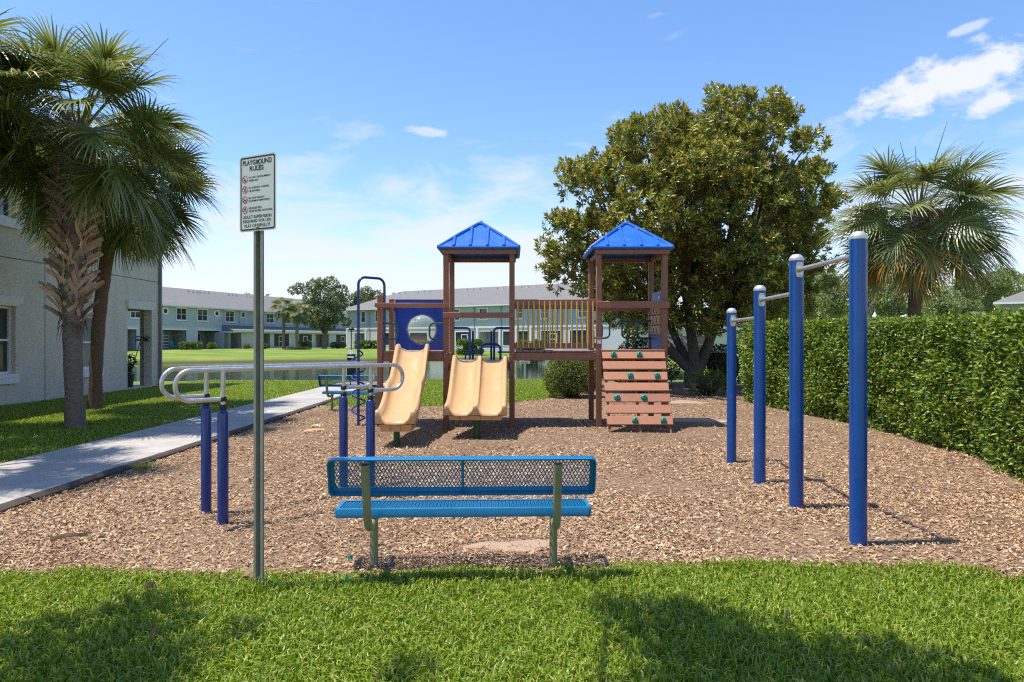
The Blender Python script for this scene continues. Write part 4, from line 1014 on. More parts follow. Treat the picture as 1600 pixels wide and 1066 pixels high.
# climbing wall
A0 = Vector((0, 12.86, 1.475)); A1 = Vector((0, 12.06, .0)); dn = (A1 - A0).normalized(); nm = Vector((0, dn.z, -dn.y)); nm = nm if nm.y < 0 else -nm
Lw = (A1 - A0).length; cw = MB(); cwx0, cwx1 = 1.69, 2.865
for x_ in (cwx0 + .05, (cwx0 + cwx1) / 2, cwx1 - .05):
    cw.bar(Vector((x_, A0.y, A0.z - .02)) - nm * .05, Vector((x_, A1.y, A1.z)) - nm * .05 + dn * .1, .04, .085, nm, .004)
cwo = pb(cw, 'climbing_wall', 'brown')
pitch = Lw * .915 / 7
hold_rows = {0: (.18, .59), 2: (.41, .83), 4: (.18, .595), 6: (.425, .855)}
for k in range(7):
    c = A0 + dn * (pitch * (k + .5) + .0); b = MB()
    m = Matrix((Vector((1, 0, 0)), -dn, nm)).transposed()
    wobble = random.uniform(-.004, .004)
    b.box((( cwx0 + cwx1) / 2 + wobble, c.y + nm.y * .02, c.z + nm.z * .02), (cwx1 - cwx0, pitch * .735, .038), m, .006); pb(b, 'plank', 'plank', cwo)
    for fr_ in hold_rows.get(k, ()):
        hc = Vector((cwx0 + (cwx1 - cwx0) * fr_, c.y, c.z)) + nm * .04
        b = MB(); rnd = random.Random(k * 10 + int(fr_ * 100)); rows = []
        for (rr, hh) in ((.052, 0), (.055, .02), (.042, .045), (.022, .055), (.012, .04)):
            rows.append([hc + Vector((1, 0, 0)) * (rr * cos(2 * pi * j / 12) * (1 + .2 * sin(3 * 2 * pi * j / 12 + k))) + dn * (rr * 1.15 * sin(2 * pi * j / 12) * (1 + .15 * cos(2 * 2 * pi * j / 12))) + nm * hh for j in range(12)])
        b.grid(rows, closed=True); b.bm.faces.new([b.bm.verts[i] for i in []]) if False else None
        pb(b, 'hold', 'teal', cwo)
b = MB(); b.span((cwx0 - .01, 12.80, 1.455), (cwx1 + .01, 12.875, 1.495), .006); pb(b, 'wall_cap', 'plank', cwo)

# tic-tac-toe panel on the right side of tower 2
gx_, ga, gb = XS[4] - .012, YF + h + .01, YR - h - .01; w_ = gb - ga
b = MB()
for (y0, y1, z0, z1) in ((ga, gb, 1.47, 1.76), (ga, ga + .14, 1.76, 2.52), (gb - .14, gb, 1.76, 2.52), (ga + .14, gb - .14, 2.36, 2.62)): b.span((gx_ - .012, y0, z0), (gx_ + .012, y1, z1))
gp = pb(b, 'game_panel', MT['blue_panel'], sharp=0)
pitch_y = (w_ - .28) / 3
marks = {(0, 0): 'o', (0, 1): 'x', (0, 2): 'x', (1, 0): 'x', (1, 1): 'o', (1, 2): 'x', (2, 0): 'o', (2, 1): 'x', (2, 2): 'o'}
for cx_ in range(3):
    b = MB(); yc = ga + .14 + pitch_y * (cx_ + .5); b.tube([(gx_, yc, 1.758), (gx_, yc, 2.362)], .012, 8); pb(b, 'rod', 'steel', gp)
    for rz_ in range(3):
        zc = 2.26 - rz_ * .2; b = MB(); b.box((gx_, yc, zc), (.13, pitch_y - .03, .175), None, .02, 2); pb(b, 'game_block', 'tan_block', gp)
        b = MB(); X = gx_ - .0665
        if marks[(cx_, rz_)] == 'x':
            for s in (1, -1): b.bar((X, yc - .06 * s, zc - .06), (X, yc + .06 * s, zc + .06), .004 + .001 * s, .024, (0, s, -1))
        else:
            rows = [[(X + dx, yc + rr * cos(2 * pi * j / 16), zc + rr * sin(2 * pi * j / 16)) for j in range(16)] for rr, dx in ((.045, -.002), (.072, -.002))]; b.grid(rows, closed=True, smooth=False)
        pb(b, 'block_mark', 'ink', gp, 0)
b = MB()   # pale arrow-shaped knob on the top edge
b.prism([(0, 0), (.08, 0), (.04, .1)], -.03, .03); bmesh.ops.rotate(b.bm, verts=b.bm.verts, cent=(0, 0, 0), matrix=Matrix.Rotation(pi / 2, 3, 'X') @ Matrix.Rotation(0, 3, 'Z'))
bmesh.ops.rotate(b.bm, verts=b.bm.verts, cent=(0, 0, 0), matrix=Matrix.Rotation(pi / 2, 3, 'Z')); bmesh.ops.translate(b.bm, verts=b.bm.verts, vec=(gx_, ga + .2, 2.46)); pb(b, 'panel_knob', 'sticker', gp, 0)
# safety sticker on the tower post
b = MB(); b.span((XS[3] - .035, YF - T / 2 - .003, 1.60), (XS[3] + .035, YF - T / 2 - .0005, 1.72)); st = pb(b, 'age_sticker', 'sticker', PS, 0)
b = MB(); b.span((XS[3] - .033, YF - T / 2 - .0045, 1.68), (XS[3] + .033, YF - T / 2 - .0032, 1.716)); pb(b, 'sticker_print', 'red_ink', st, 0)

# ------------------------------------------------------------------ parallel bars
PA, PB_ = Vector((-2.888, 6.447, 0)), Vector((-2.57, 6.07, 0)); PC, PD = Vector((-1.865, 7.56, 0)), Vector((-1.475, 7.12, 0))
pbars = thing('parallel_bars', (-2.2, 6.8, 0), 'pair of looped silver parallel bars on four dark blue posts', 'exercise bars'); po = (-2.2, 6.8, 0)
for (s, e) in ((PA, PC), (PB_, PD)):
    d = (e - s).normalized(); zt, zb_ = 1.395, 1.133; ex = .40
    path = [s + Vector((0, 0, zb_)) , s - d * ex + Vector((0, 0, zb_)), s - d * ex + Vector((0, 0, zt)), e + d * ex + Vector((0, 0, zt)), e + d * ex + Vector((0, 0, zb_)), e + Vector((0, 0, zb_))]
    b = MB(); b.tube(fillet(path, .131, 12), .021, 12); rl = b.build('rail', MT['alu'], pbars, po)
    for q in (s, e):
        b = MB(); b.lathe([(.047, -.25), (.047, 1.0), (.043, 1.02), (.034, 1.035), (.024, 1.042)], q, 18); p = b.build('post', MT['navy_sleeve'], pbars, po)
        b = MB(); b.tube([q + Vector((0, 0, 1.03)), q + Vector((0, 0, zt))], .0215, 12); b.build('upright', MT['alu'], p, po)
        b = MB(); b.lathe([(.03, 1.04), (.034, 1.05), (.034, 1.075), (.026, 1.085)], q, 12); b.box(q + Vector((.0, -.0, 1.133)), (.055, .05, .045), math.atan2(d.y, d.x), .008); b.build('clamp', MT['black'], p, po)

# ------------------------------------------------------------------ pull-up bars
pus = thing('pull_up_bars', (2.85, 7.2, 0), 'row of four bright blue posts with stepped silver pull-up bars beside the hedge', 'exercise bars'); uo = (2.85, 7.2, 0)
PP = [((2.95, 9.17), 2.075), ((2.852, 7.86), 2.275), ((2.778, 6.67), 2.48), ((2.772, 5.466), 2.51)]
for k, ((x_, y_), zt) in enumerate(PP):
    b = MB(); rr = .062 if k < 1 else .066; b.lathe([(rr, -.3), (rr, zt - .045), (rr - .002, zt - .043)], (x_, y_, 0), 28); p = b.build('post', MT['blue_post'], pus, uo)
    b = MB(); b.lathe([(rr + .001, zt - .048), (rr + .003, zt - .03), (rr * .92, zt - .008), (rr * .6, zt + .012), (0, zt + .02)], (x_, y_, 0), 24); b.build('cap', MT['alu_cap'], p, uo)
for k, zb_ in enumerate((1.92, 2.12, 2.34)):
    a = Vector((*PP[k][0], zb_)); c = Vector((*PP[k + 1][0], zb_)); d = (c - a).normalized()
    b = MB(); b.tube([a + d * .055, c - d * .055], .0215, 12); br_ = b.build('pull_up_bar', MT['alu'], pus, uo)
    for q, s in ((a, 1), (c, -1)):
        o = q + d * s * .066; b = MB(); n = 16; rows = []
        sd = Vector((d.y, -d.x, 0))
        for off_ in (0.0, .016):
            rows.append([o + d * s * off_ + sd * (.035 * cos(2 * pi * j / n)) + Vector((0, 0, (.055 if sin(2 * pi * j / n) > 0 else -.055) * min(1, abs(sin(2 * pi * j / n)) * 1.6 + .35 * 0) + .02 * sin(2 * pi * j / n))) for j in range(n)])
        b.grid(rows, closed=True, smooth=False); b.bm.faces.new([v for v in b.bm.verts][n:2 * n])
        b.tube([o, o + d * s * .06], [.03, .024], 12); b.build('bracket', MT['alu'], br_, uo)
        b = MB()
        for z_ in (-.058, .058): b.tube([o + d * s * .014 + Vector((0, 0, z_)), o + d * s * .022 + Vector((0, 0, z_))], .008, 8)
        b.build('bolt', MT['steel'], br_, uo)

# ------------------------------------------------------------------ benches of coated expanded metal
def mesh_sheet(b, w, hgt, pitch_x, pitch_y, strand, thick, frame_to):
    """diamond mesh as crossing zig-zag strands; frame_to maps (u, v, n) to space"""
    nx_, ny_ = int(w / pitch_x), int(hgt / pitch_y); px_, py_ = w / nx_, hgt / ny_
    for row in range(ny_):
        for s in (0, 1):
            y0 = row * py_; up, dnp = [], []
            for i in range(2 * nx_ + 1):
                x_ = i * px_ / 2; y_ = y0 + (py_ / 2 if (i % 2) == 0 else (py_ - strand * .2 if s else strand * .2))
                up.append((x_, y_ + strand / 2)); dnp.append((x_, y_ - strand / 2))
            rows = [[frame_to(*p, thick) for p in up], [frame_to(*p, thick) for p in dnp], [frame_to(*p, 0) for p in dnp], [frame_to(*p, 0) for p in up], [frame_to(*p, thick) for p in up]]
            b.grid(rows, smooth=False)
def rrect(w, hh, r_, n=5):
    pts = []
    for cx_, cy_, a0 in ((w - r_, hh - r_, 0), (r_, hh - r_, pi / 2), (r_, r_, pi), (w - r_, r_, 3 * pi / 2)):
        for k in range(n + 1): a = a0 + pi / 2 * k / n; pts.append((cx_ + r_ * cos(a), cy_ + r_ * sin(a)))
    return pts
def tray(w, hh, depth, border, to, corner=.035):
    """flat border + turned lip, open in the middle"""
    b = MB(); o = rrect(w, hh, corner); o2 = [(w / 2 + (x - w / 2) * (1 - .012 / w), hh / 2 + (y - hh / 2) * (1 - .012 / hh)) for x, y in o]
    inn = rrect(w - 2 * border, hh - 2 * border, corner * .5); inn = [(x + border, y + border) for x, y in inn]
    k = .004
    rows = [[to(x, y, 0) for x, y in inn], [to(x, y, 0.004) for x, y in inn], [to(x, y, .004) for x, y in o2], [to(x, y, -.006) for x, y in o], [to(x, y, -depth) for x, y in o],
            [to(w / 2 + (x - w / 2) * (1 - .02 / w), hh / 2 + (y - hh / 2) * (1 - .02 / hh), -depth) for x, y in o], [to(w / 2 + (x - w / 2) * (1 - .02 / w), hh / 2 + (y - hh / 2) * (1 - .02 / hh), -.008) for x, y in o], [to(x, y, 0) for x, y in inn]]
    b.grid(rows, closed=True); return b
def bench(x_, y_, rz, L, label):
    """back towards local -y; legs at y = 0"""
    root = thing('park_bench', (x_, y_, 0), label, 'bench', rz, 'blue mesh benches round the playground')
    # seat: faces up, from y = -.06 to .21
    sw = .285; to = lambda u, v, n: Vector((-L / 2 + u, -.055 + v, .458 + n))
    st = tray(L, sw, .058, .032, to).build('seat', MT['bench'], root)
    b = MB(); mesh_sheet(b, L - .064, sw - .064, .026, .036, .0105, .004, lambda u, v, n: to(u + .032, v + .032, n - .004)); b.build('mesh_panel', MT['bench'], st, sharp=0)
    # backrest: tray whose open side is turned to local -y, leaning back
    bw = .268; lean = R(15); Lb = L * 1.0
    c_, s_ = cos(lean), sin(lean); o = Vector((-Lb / 2, -.145, .603))
    to2 = lambda u, v, n: o + Vector((u, -v * s_ + n * c_, v * c_ + n * s_))
    bk = tray(Lb, bw, .062, .036, to2).build('backrest', MT['bench'], root)
    b = MB(); mesh_sheet(b, Lb - .072, bw - .072, .0245, .0400, .0115, .005, lambda u, v, n: to2(u + .036, v + .036, n - .004)); b.build('mesh_panel', MT['bench'], bk, sharp=0)
    b = MB(); b.bar(to2(Lb / 2, .02, -.012), to2(Lb / 2, bw - .02, -.012), .02, .02, to2(0, 0, -1) - to2(0, 0, 0)); b.build('stiffener', MT['bench'], bk, sharp=0)
    for sx in (-1, 1):
        lx = sx * L * .353
        b = MB(); b.tube([(lx, .03, -.25), (lx, .03, .405)], .0295, 14); lg = b.build('leg', MT['olive'], root)
        tp = to2(0, bw * .96, -.095)
        b = MB(); b.tube(fillet([(lx, .06, .375), (lx, -.215, .35), (lx, tp.y - .02, tp.z + .0)], .11, 8), .029, 14); b.build('back_arm', MT['olive'], lg)
        b = MB(); b.lathe([(.022, 0), (.031, .0), (.031, .006), (0, .008)], (0, 0, 0), 14); bmesh.ops.translate(b.bm, verts=b.bm.verts, vec=(lx, tp.y - .02, tp.z)); b.build('end_cap', MT['black'], lg)
        b = MB(); b.bar((lx, .02, .398), (lx, .21, .398), .04, .012); b.build('seat_bracket', MT['olive'], lg, sharp=0)
    return root
bench(-.345, 4.90, R(1.8), 1.83, 'bright blue expanded metal bench on green legs in the foreground seen from behind')
bench(-3.72, 16.0, R(-9), 1.52, 'blue metal bench at the far end of the sidewalk facing the pond')

# ------------------------------------------------------------------ playground rules sign
SG = thing('playground_sign', (-1.675, 4.49, 0), 'white playground rules sign on a tall grey channel post in the foreground', 'sign', R(-25.6))
PW, PH, zc = .322, .502, 2.625
b = MB(); prof = [(-.040, .0), (-.021, .0), (-.015, .030), (.015, .030), (.021, .0), (.040, .0), (.040, .004), (.0245, .004), (.0185, .034), (-.0185, .034), (-.0245, .004), (-.040, .004)]
b.prism([(x, y + .006) for x, y in prof], -.25, 2.835); b.build('sign_post', MT['galv'], SG, sharp=20)
b = MB(); o = [(x - PW / 2, y - PH / 2) for x, y in rrect(PW, PH, .02, 6)]; nn = len(o)
rows = [[(x, y_, z + zc) for x, z in o] for y_ in (.004, .0015)]; b.grid(rows, closed=True, smooth=False)
b.bm.faces.new([v for v in b.bm.verts][:nn]); b.bm.faces.new([v for v in b.bm.verts][nn:2 * nn][::-1]); pnl = b.build('sign_panel', MT['sign_white'], SG, sharp=20)
def flat(b, name, mat): return b.build(name, MT[mat], pnl, sharp=0)
b = MB(); oo = [(x - PW / 2 + .009, y - PH / 2 + .009) for x, y in rrect(PW - .018, PH - .018, .014, 6)]; ii = [(x - PW / 2 + .018, y - PH / 2 + .018) for x, y in rrect(PW - .036, PH - .036, .009, 6)]
b.grid([[(x, .0007, z + zc) for x, z in oo], [(x, .0007, z + zc) for x, z in ii]], closed=True, smooth=False); flat(b, 'sign_border', 'ink')
def lettering(txt, cx_, v, w_, hh, bold=0.0):
    cu = bpy.data.curves.new('lettering', 'FONT'); cu.body = txt; cu.size = 1; cu.offset = bold; cu.align_x = 'LEFT'
    o = bpy.data.objects.new('tmp', cu); COL.objects.link(o); dg = bpy.context.evaluated_depsgraph_get()
    me = bpy.data.meshes.new_from_object(o.evaluated_get(dg)); bpy.data.objects.remove(o); bpy.data.curves.remove(cu)
    co = np.zeros(len(me.vertices) * 3); me.vertices.foreach_get('co', co); co = co.reshape(-1, 3); mn, mx_ = co.min(0), co.max(0)
    x_ = (co[:, 0] - mn[0]) / (mx_[0] - mn[0]) * w_ + cx_ - w_ / 2; z_ = (co[:, 1] - mn[1]) / (mx_[1] - mn[1]) * hh + zc + PH / 2 - v * PH - hh / 2
    me.vertices.foreach_set('co', np.stack([x_, x_ * 0 + .0006, z_], 1).ravel()); me.name = 'lettering'; me.materials.clear(); me.materials.append(MT['ink']); me.update()
    return link('lettering', me, pnl)
def fx(f): return (f - .5) * PW
lettering('PLAYGROUND', fx(.49), .090, PW * .80, .033, .025); lettering('RULES', fx(.475), .170, PW * .385, .033, .025)
left = .255
for txt, wd, v in (('DO NOT USE EQUIPMENT', .60, .287), ('WHEN WET.', .27, .327), ('NO RUNNING, PUSHING', .56, .423), ('OR SHOVING.', .32, .463), ('DO NOT USE PLAY', .44, .557), ('EQUIPMENT IMPROPERLY.', .60, .597), ('NO BARE FEET.', .37, .690), ('WEAR PROPER FOOTWEAR.', .66, .730)):
    lettering(txt, fx(left + wd / 2), v, PW * wd, .0128, .03)
for txt, wd, v in (('ADULT SUPERVISION', .78, .806), ('REQUIRED FOR USE.', .78, .864), ('PLAY CAREFULLY!', .70, .922)): lettering(txt, fx(.49), v, PW * wd, .0205, .02)
for k, v in enumerate((.304, .440, .575, .708)):
    cx_ = fx(.15); cz_ = zc + PH / 2 - v * PH; ro = .0248; b = MB(); n = 32
    b.grid([[(cx_ + q * cos(2 * pi * j / n), .0004, cz_ + q * sin(2 * pi * j / n)) for j in range(n)] for q in (ro, ro * .84)], closed=True, smooth=False); ring = flat(b, 'prohibition_ring', 'red_ink')
    b = MB(); F_ = .0009
    def limb(p, q, w_=.0042):
        p = Vector((cx_ + p[0], F_, cz_ + p[1])); q = Vector((cx_ + q[0], F_, cz_ + q[1])); d = (q - p).normalized(); s = Vector((-d.z, 0, d.x)) * w_ / 2; b.poly([p - s, q - s, q + s, p + s], [(0, 1, 2, 3)])
    hx = (-.004, .002, -.008, .004)[k]; hz_ = (.006, .014, .008, .013)[k]
    b.poly([(cx_ + hx + .0042 * cos(2 * pi * j / 10), F_, cz_ + hz_ + .0042 * sin(2 * pi * j / 10)) for j in range(10)], [tuple(range(10))])
    for pq in (((( -.004, .002), (.004, -.010), .007), ((.004, -.010), (.015, -.012)), ((-.002, -.001), (-.014, -.006)), ((-.016, -.014), (.017, -.015), .003)),
               (((.001, .009), (-.001, -.004), .007), ((-.001, -.004), (.007, -.012)), ((.007, -.012), (.003, -.02)), ((-.001, -.004), (-.010, -.014)), ((.0, .006), (.011, .002)), ((.0, .006), (-.010, .003))),
               (((-.008, .003), (.0, -.006), .007), ((.0, -.006), (.012, -.002)), ((-.006, .0), (-.016, -.010)), ((-.014, -.014), (.016, -.014), .003), ((.012, -.014), (.014, .008), .003)),
               (((.003, .008), (.0, -.004), .007), ((.0, -.004), (.010, -.010)), ((.010, -.010), (.008, -.019)), ((.0, -.004), (-.010, -.008)), ((-.010, -.008), (-.017, -.002)), ((.002, .006), (.013, .006)), ((.002, .006), (-.008, .0))))[k]: limb(*pq)
    flat(b, 'pictogram', 'ink')
    b = MB(); F_ = .0002; limb((-.018, .018), (.018, -.018), .0042); flat(b, 'prohibition_slash', 'red_ink')
for v in (.075, .955):
    b = MB(); b.lathe([(.011, 0), (.011, .004), (.007, .008), (0, .009)], (0, 0, 0), 12); bmesh.ops.rotate(b.bm, verts=b.bm.verts, cent=(0, 0, 0), matrix=Matrix.Rotation(pi / 2, 3, 'X')); bmesh.ops.translate(b.bm, verts=b.bm.verts, vec=(0, .001, zc + PH / 2 - v * PH)); b.build('bolt', MT['galv'], pnl)
# ------------------------------------------------------------------ palms
def frond_mesh(el, L, seed, light=False):
    """one costapalmate fan leaf along +x from the bud at the origin; el = angle above the horizon where it leaves the bud"""
    r_ = random.Random(seed); Lp = L * r_.uniform(.46, .54); n = 8
    P = [Vector((0, 0, 0))]; e = el; tang = []
    bend = R(r_.uniform(16, 30)) * (1 if el > -.3 else .35)
    for i in range(n + 4):                                 # petiole, then the curved costa
        st = Lp / n if i < n else L * .06
        t_ = Vector((cos(e), 0, sin(e))); tang.append(t_); P.append(P[-1] + t_ * st)
        e -= bend / n if i < n else R(9)
    V, Fq, Ft = [], [], []
    mats = []
    # petiole as a slim tapered strip with three sides
    for i in range(n):
        pass
    base = 0; segs = 46 if not light else 24; roll = r_.uniform(-.25, .25)
    for k in range(segs):
        u = -1 + 2 * (k + .5) / segs; a = u * R(132); au = abs(u)
        ci = n + (1 - au) * 4; i0 = min(int(ci), n + 3); fr_ = ci - i0
        p = P[i0].lerp(P[min(i0 + 1, n + 4)], fr_); f_ = tang[min(i0, n + 3)]; sd = Vector((0, 1, 0)); up = f_.cross(sd) * -1
        up = Vector((-f_.z, 0, f_.x))
        d = (f_ * cos(a) + sd * sin(a) + up * (.20 * (1 - au * .4) + r_.uniform(-.07, .07)) + up * roll * sin(a)).normalized()
        Ls = L * .50 * (.62 + .40 * math.cos(a * .62)) * r_.uniform(.86, 1.08); g = r_.uniform(.35, .95); w0 = L * (.0105 if not light else .025); steps = 5
        pts = [p]; dd = d.copy()
        for j in range(steps):
            dd = (dd + Vector((0, 0, -g * (j / steps) ** 1.9 * .95))).normalized(); pts.append(pts[-1] + dd * Ls / steps)
        idx = []
        for j, q in enumerate(pts):
            w_ = w0 * (.55, 1.15, 1.0, .72, .38, 0)[j]
            tg = (pts[min(j + 1, steps)] - pts[max(j - 1, 0)]).normalized(); s = tg.cross(up)
            s = (s.normalized() if s.length > 1e-4 else Vector((0, 1, 0))) * w_
            if j < steps: idx.append((len(V), len(V) + 1)); V += [q - s, q + s]
            else: idx.append((len(V),)); V += [q]
        for j in range(steps - 1): Fq.append((idx[j][0], idx[j][1], idx[j + 1][1], idx[j + 1][0]))
        Ft.append((idx[-2][0], idx[-2][1], idx[-1][0]))
    nb = len(Fq) + len(Ft); pv = len(V); rr0 = .017 * L / 2
    ring = []
    for i in range(n + 4):
        rr = rr0 * (1.5 - i / n) if i < n else rr0 * .5 * (1 - (i - n) / 4)
        f_ = tang[i]; up = Vector((-f_.z, 0, f_.x)); ring.append(len(V)); V += [P[i] + Vector((0, 1, 0)) * rr * 1.3, P[i] + up * rr, P[i] - Vector((0, 1, 0)) * rr * 1.3, P[i] - up * rr * .6]
    Fp = []
    for A, B in zip(ring, ring[1:]):
        for j in range(4): Fp.append((A + j, A + (j + 1) % 4, B + (j + 1) % 4, B + j))
    me = bpy.data.meshes.new('frond'); me.from_pydata([tuple(v) for v in V], [], Fq + Ft + Fp)
    mi = np.zeros(len(me.polygons), np.int32); mi[nb:] = 1
    me.polygons.foreach_set('material_index', mi); me.update(); return me
def frond_set(L, leafmat, seed, light=False, old=None):
    out = []
    for i, el in enumerate((84, 66, 50, 34, 18, 2, -16, -34, -52)):
        row = []
        for v in range(2):
            me = frond_mesh(R(el), L * (.86, .90, .96, 1, 1, 1, .97, .93, .88)[i], seed + i * 5 + v, light)
            me.materials.append(MT[old] if old and i >= 7 else MT[leafmat]); me.materials.append(MT['petiole']); row.append(me)
        out.append(row)
    return out
SET_A = frond_set(2.1, 'frond', 100); SET_D = frond_set(2.05, 'frond_light', 200, old='frond_old'); SET_F = frond_set(1.9, 'frond_light', 300, True)
def palm(name, base, bud, r0, r1, nf, fs, label, gap=None, dens=.8, trunkmat='palmtrunk', boots=None, spikes=(), flowers=(), seed=0, bulge=1.15, group='cabbage palms', elmax=0, size=1., lean=None, thick=None):
    rd = random.Random(seed); root = thing(name, base, label, 'palm tree', 0, group)
    b0, b1 = Vector((0, 0, -.15)), Vector(bud) - Vector(base); n = 22; pts, rs = [], []
    for i in range(n + 1):
        t_ = i / n; p = b0.lerp(b1, t_); k = math.sin(pi * t_) * (.10 if lean is None else lean); p.x += -k; pts.append(p)
        rr = r0 * (1.28 - .28 * min(1, t_ * 7)) if t_ < .14 else r0 + (r1 - r0) * (t_ - .14) / .86
        if t_ > .86: rr *= bulge
        if thick and t_ > thick[0]: rr = r0 + (thick[1] - r0) * min(1, (t_ - thick[0]) / .1)
        rs.append(rr * (1 + .045 * math.sin(i * 2.4 + seed)))
    b = MB(); b.tube(pts, rs, 18); b.build('trunk', MT[trunkmat], root)
    def at(t_):
        q = t_ * n; i = min(int(q), n - 1); return pts[i].lerp(pts[i + 1], q - i), rs[i]
    if boots:
        t0, t1, cnt = boots; meshes = []
        for v in range(4):                                # split leaf base: a tapered, curved plate with a ragged end
            b = MB(); L = .34 + .05 * v; rows = []
            for i in range(5):
                s = i / 4; w_ = .040 * (1 - .3 * s) + .006; x_ = .015 + .115 * s * s; z_ = L * s; th = .020 * (1 - .6 * s)
                rows.append([(x_, -w_, z_), (x_ + th, 0, z_), (x_, w_, z_), (x_ - th, 0, z_)])
            b.grid(rows, smooth=False, closed=True); b.bm.faces.new(b.bm.verts[-4:] if False else [list(b.bm.verts)[j] for j in (16, 17, 18, 19)]); meshes.append(b.mesh('boot', MT['boot'], 0))
        for k in range(cnt):
            t_ = t0 + (t1 - t0) * (k + .5) / cnt + rd.uniform(-.012, .012); c, rr = at(t_); az = k * 2.399 + rd.uniform(-.45, .45)
            o = link('boot', meshes[k % 4], root); tilt = (1 if k % 2 else -1) * rd.uniform(.5, 1.0)
            ez = Matrix.Rotation(az, 4, 'Z') @ Matrix.Translation((rr * .93, 0, 0)) @ Matrix.Rotation(tilt, 4, 'X') @ Matrix.Rotation(rd.uniform(0, .24), 4, 'Y')
            o.matrix_local = Matrix.Translation(c) @ ez @ Matrix.Diagonal((1, rd.uniform(.75, 1.25), rd.uniform(.7, 1.25), 1))
        b = MB()                                            # fibre skirt hanging where the boots stop
        for k in range(46):
            c, rr = at(t0 + rd.uniform(-.02, .03)); az = rd.uniform(0, 2 * pi); q = c + Vector((cos(az), sin(az), 0)) * rr * .98
            b.tube([q, q + Vector((cos(az) * .07, sin(az) * .07, -.06)), q + Vector((cos(az) * .09 + rd.uniform(-.03, .03), sin(az) * .09, -rd.uniform(.16, .34)))], [.012, .01, .002], 4, False)
        b.build('fibre_skirt', MT['fibre'], root)
    for k in range(nf):
        s = (k + .5) / nf; i = min(8, max(elmax, int(9 * s ** dens))); az = k * 2.39996 + rd.uniform(-.2, .2)
        if gap and i >= 5 and abs((az - gap[0] + pi) % (2 * pi) - pi) < gap[1]: continue
        o = link('frond', fs[i][rd.randrange(2)], root); o.location = b1 + Vector((cos(az) * r1 * .7, sin(az) * r1 * .7, .14 - .34 * s)); o.rotation_euler = (rd.gauss(0, .42), rd.uniform(-.10, .10), az)
        sc = rd.uniform(.9, 1.06) * size; o.scale = (sc, sc, sc)
    for (dx, dy, dz) in spikes:
        b = MB(); d = Vector((dx, dy, dz)); b.tube([b1, b1 + d * .5 + Vector((0, 0, .06)), b1 + d], [.022, .014, .004], 6); b.build('spear_leaf', MT['spike'], root)
    for (az, z0, ln, spread) in flowers:                    # dead, tangled flower stalks hanging below the crown
        o0 = b1 + Vector((cos(az) * r1 * 1.1, sin(az) * r1 * 1.1, z0)); ax = [o0, o0 + Vector((cos(az) * .32, sin(az) * .32, .05)), o0 + Vector((cos(az) * .42, sin(az) * .42, -ln * .5)), o0 + Vector((cos(az) * .36, sin(az) * .36, -ln))]
        Pn, Dn, Ln = [], [], []; V, Q = [], []
        for k in range(420):
            s = rd.random(); q = ax[1].lerp(ax[3], s) + Vector((rd.gauss(0, .3), rd.gauss(0, .3), rd.gauss(0, .5))) * spread * .5
            d = Vector((rd.gauss(0, 1), rd.gauss(0, 1), rd.gauss(-.2, .8))).normalized(); l_ = rd.uniform(.12, .34); w_ = Vector((rd.gauss(0, 1), rd.gauss(0, 1), rd.gauss(0, 1))).cross(d).normalized() * .0045
            m = q + d * l_ * .5 + Vector((rd.gauss(0, .03), rd.gauss(0, .03), .02)); e = q + d * l_; i = len(V)
            V += [q - w_, q + w_, m + w_, m - w_, e + w_ * .3, e - w_ * .3]; Q += [(i, i + 1, i + 2, i + 3), (i + 3, i + 2, i + 4, i + 5)]
        me = np_mesh('flower_stalk', np.array([tuple(v) for v in V]), [np.array(Q)], MT['deadtwig']); fo = link('flower_stalk', me, root); fo['kind'] = 'stuff'
        b = MB(); b.tube(ax, [.02, .018, .013, .005], 6); b.build('stem', MT['alu_cap'] if False else MT['boot'], fo)
    return root
palm('palm_tree', (-8.33, 13.04, 0), (-8.24, 13.0, 5.62), .155, .20, 66, SET_A, 'nearest cabbage palm with criss cross leaf bases on its trunk beside the sidewalk', boots=(.38, .93, 230), gap=(-1.45, .55), spikes=((1.7, 0, 1.8),),
     flowers=((-1.55, -.05, 1.75, .5), (-1.25, .15, 1.2, .5), (-2.3, .55, .75, .45)), seed=3, thick=(.36, .20))
palm('palm_tree', (-10.05, 16.45, 0), (-9.35, 16.3, 5.35), .14, .15, 62, SET_A, 'leaning smooth trunked cabbage palm behind the rough one by the apartment wall', trunkmat='palmtrunk2', seed=8, lean=.16)
palm('palm_tree', (-10.6, 11.6, 0), (-10.25, 11.6, 6.15), .18, .2, 64, SET_A, 'cabbage palm at the left edge with only its fronds in view', seed=14)
palm('palm_tree', (-9.3, 8.2, 0), (-9.1, 8.0, 7.4), .18, .2, 30, SET_A, 'cabbage palm out of view to the left that dapples the sidewalk with shade', seed=21)
palm('palm_tree', (9.1, 15.5, 0), (9.22, 15.5, 4.45), .125, .145, 64, SET_D, 'cabbage palm with yellowing lower fronds behind the hedge on the right', trunkmat='palmtrunk2', seed=33,
     spikes=((-.35, .1, 1.75), (-.72, -.2, 1.5), (.72, .1, 2.2), (1.5, .0, 1.75), (-.12, -.1, 1.6), (2.4, .2, .55)), flowers=((-1.9, .15, .55, .6), (-.9, .05, .5, .5)), dens=.62, size=.94, bulge=1.5, lean=.02)
gzf = lambda x, y: float(ground_z(np.array([x]), np.array([y]))[0])
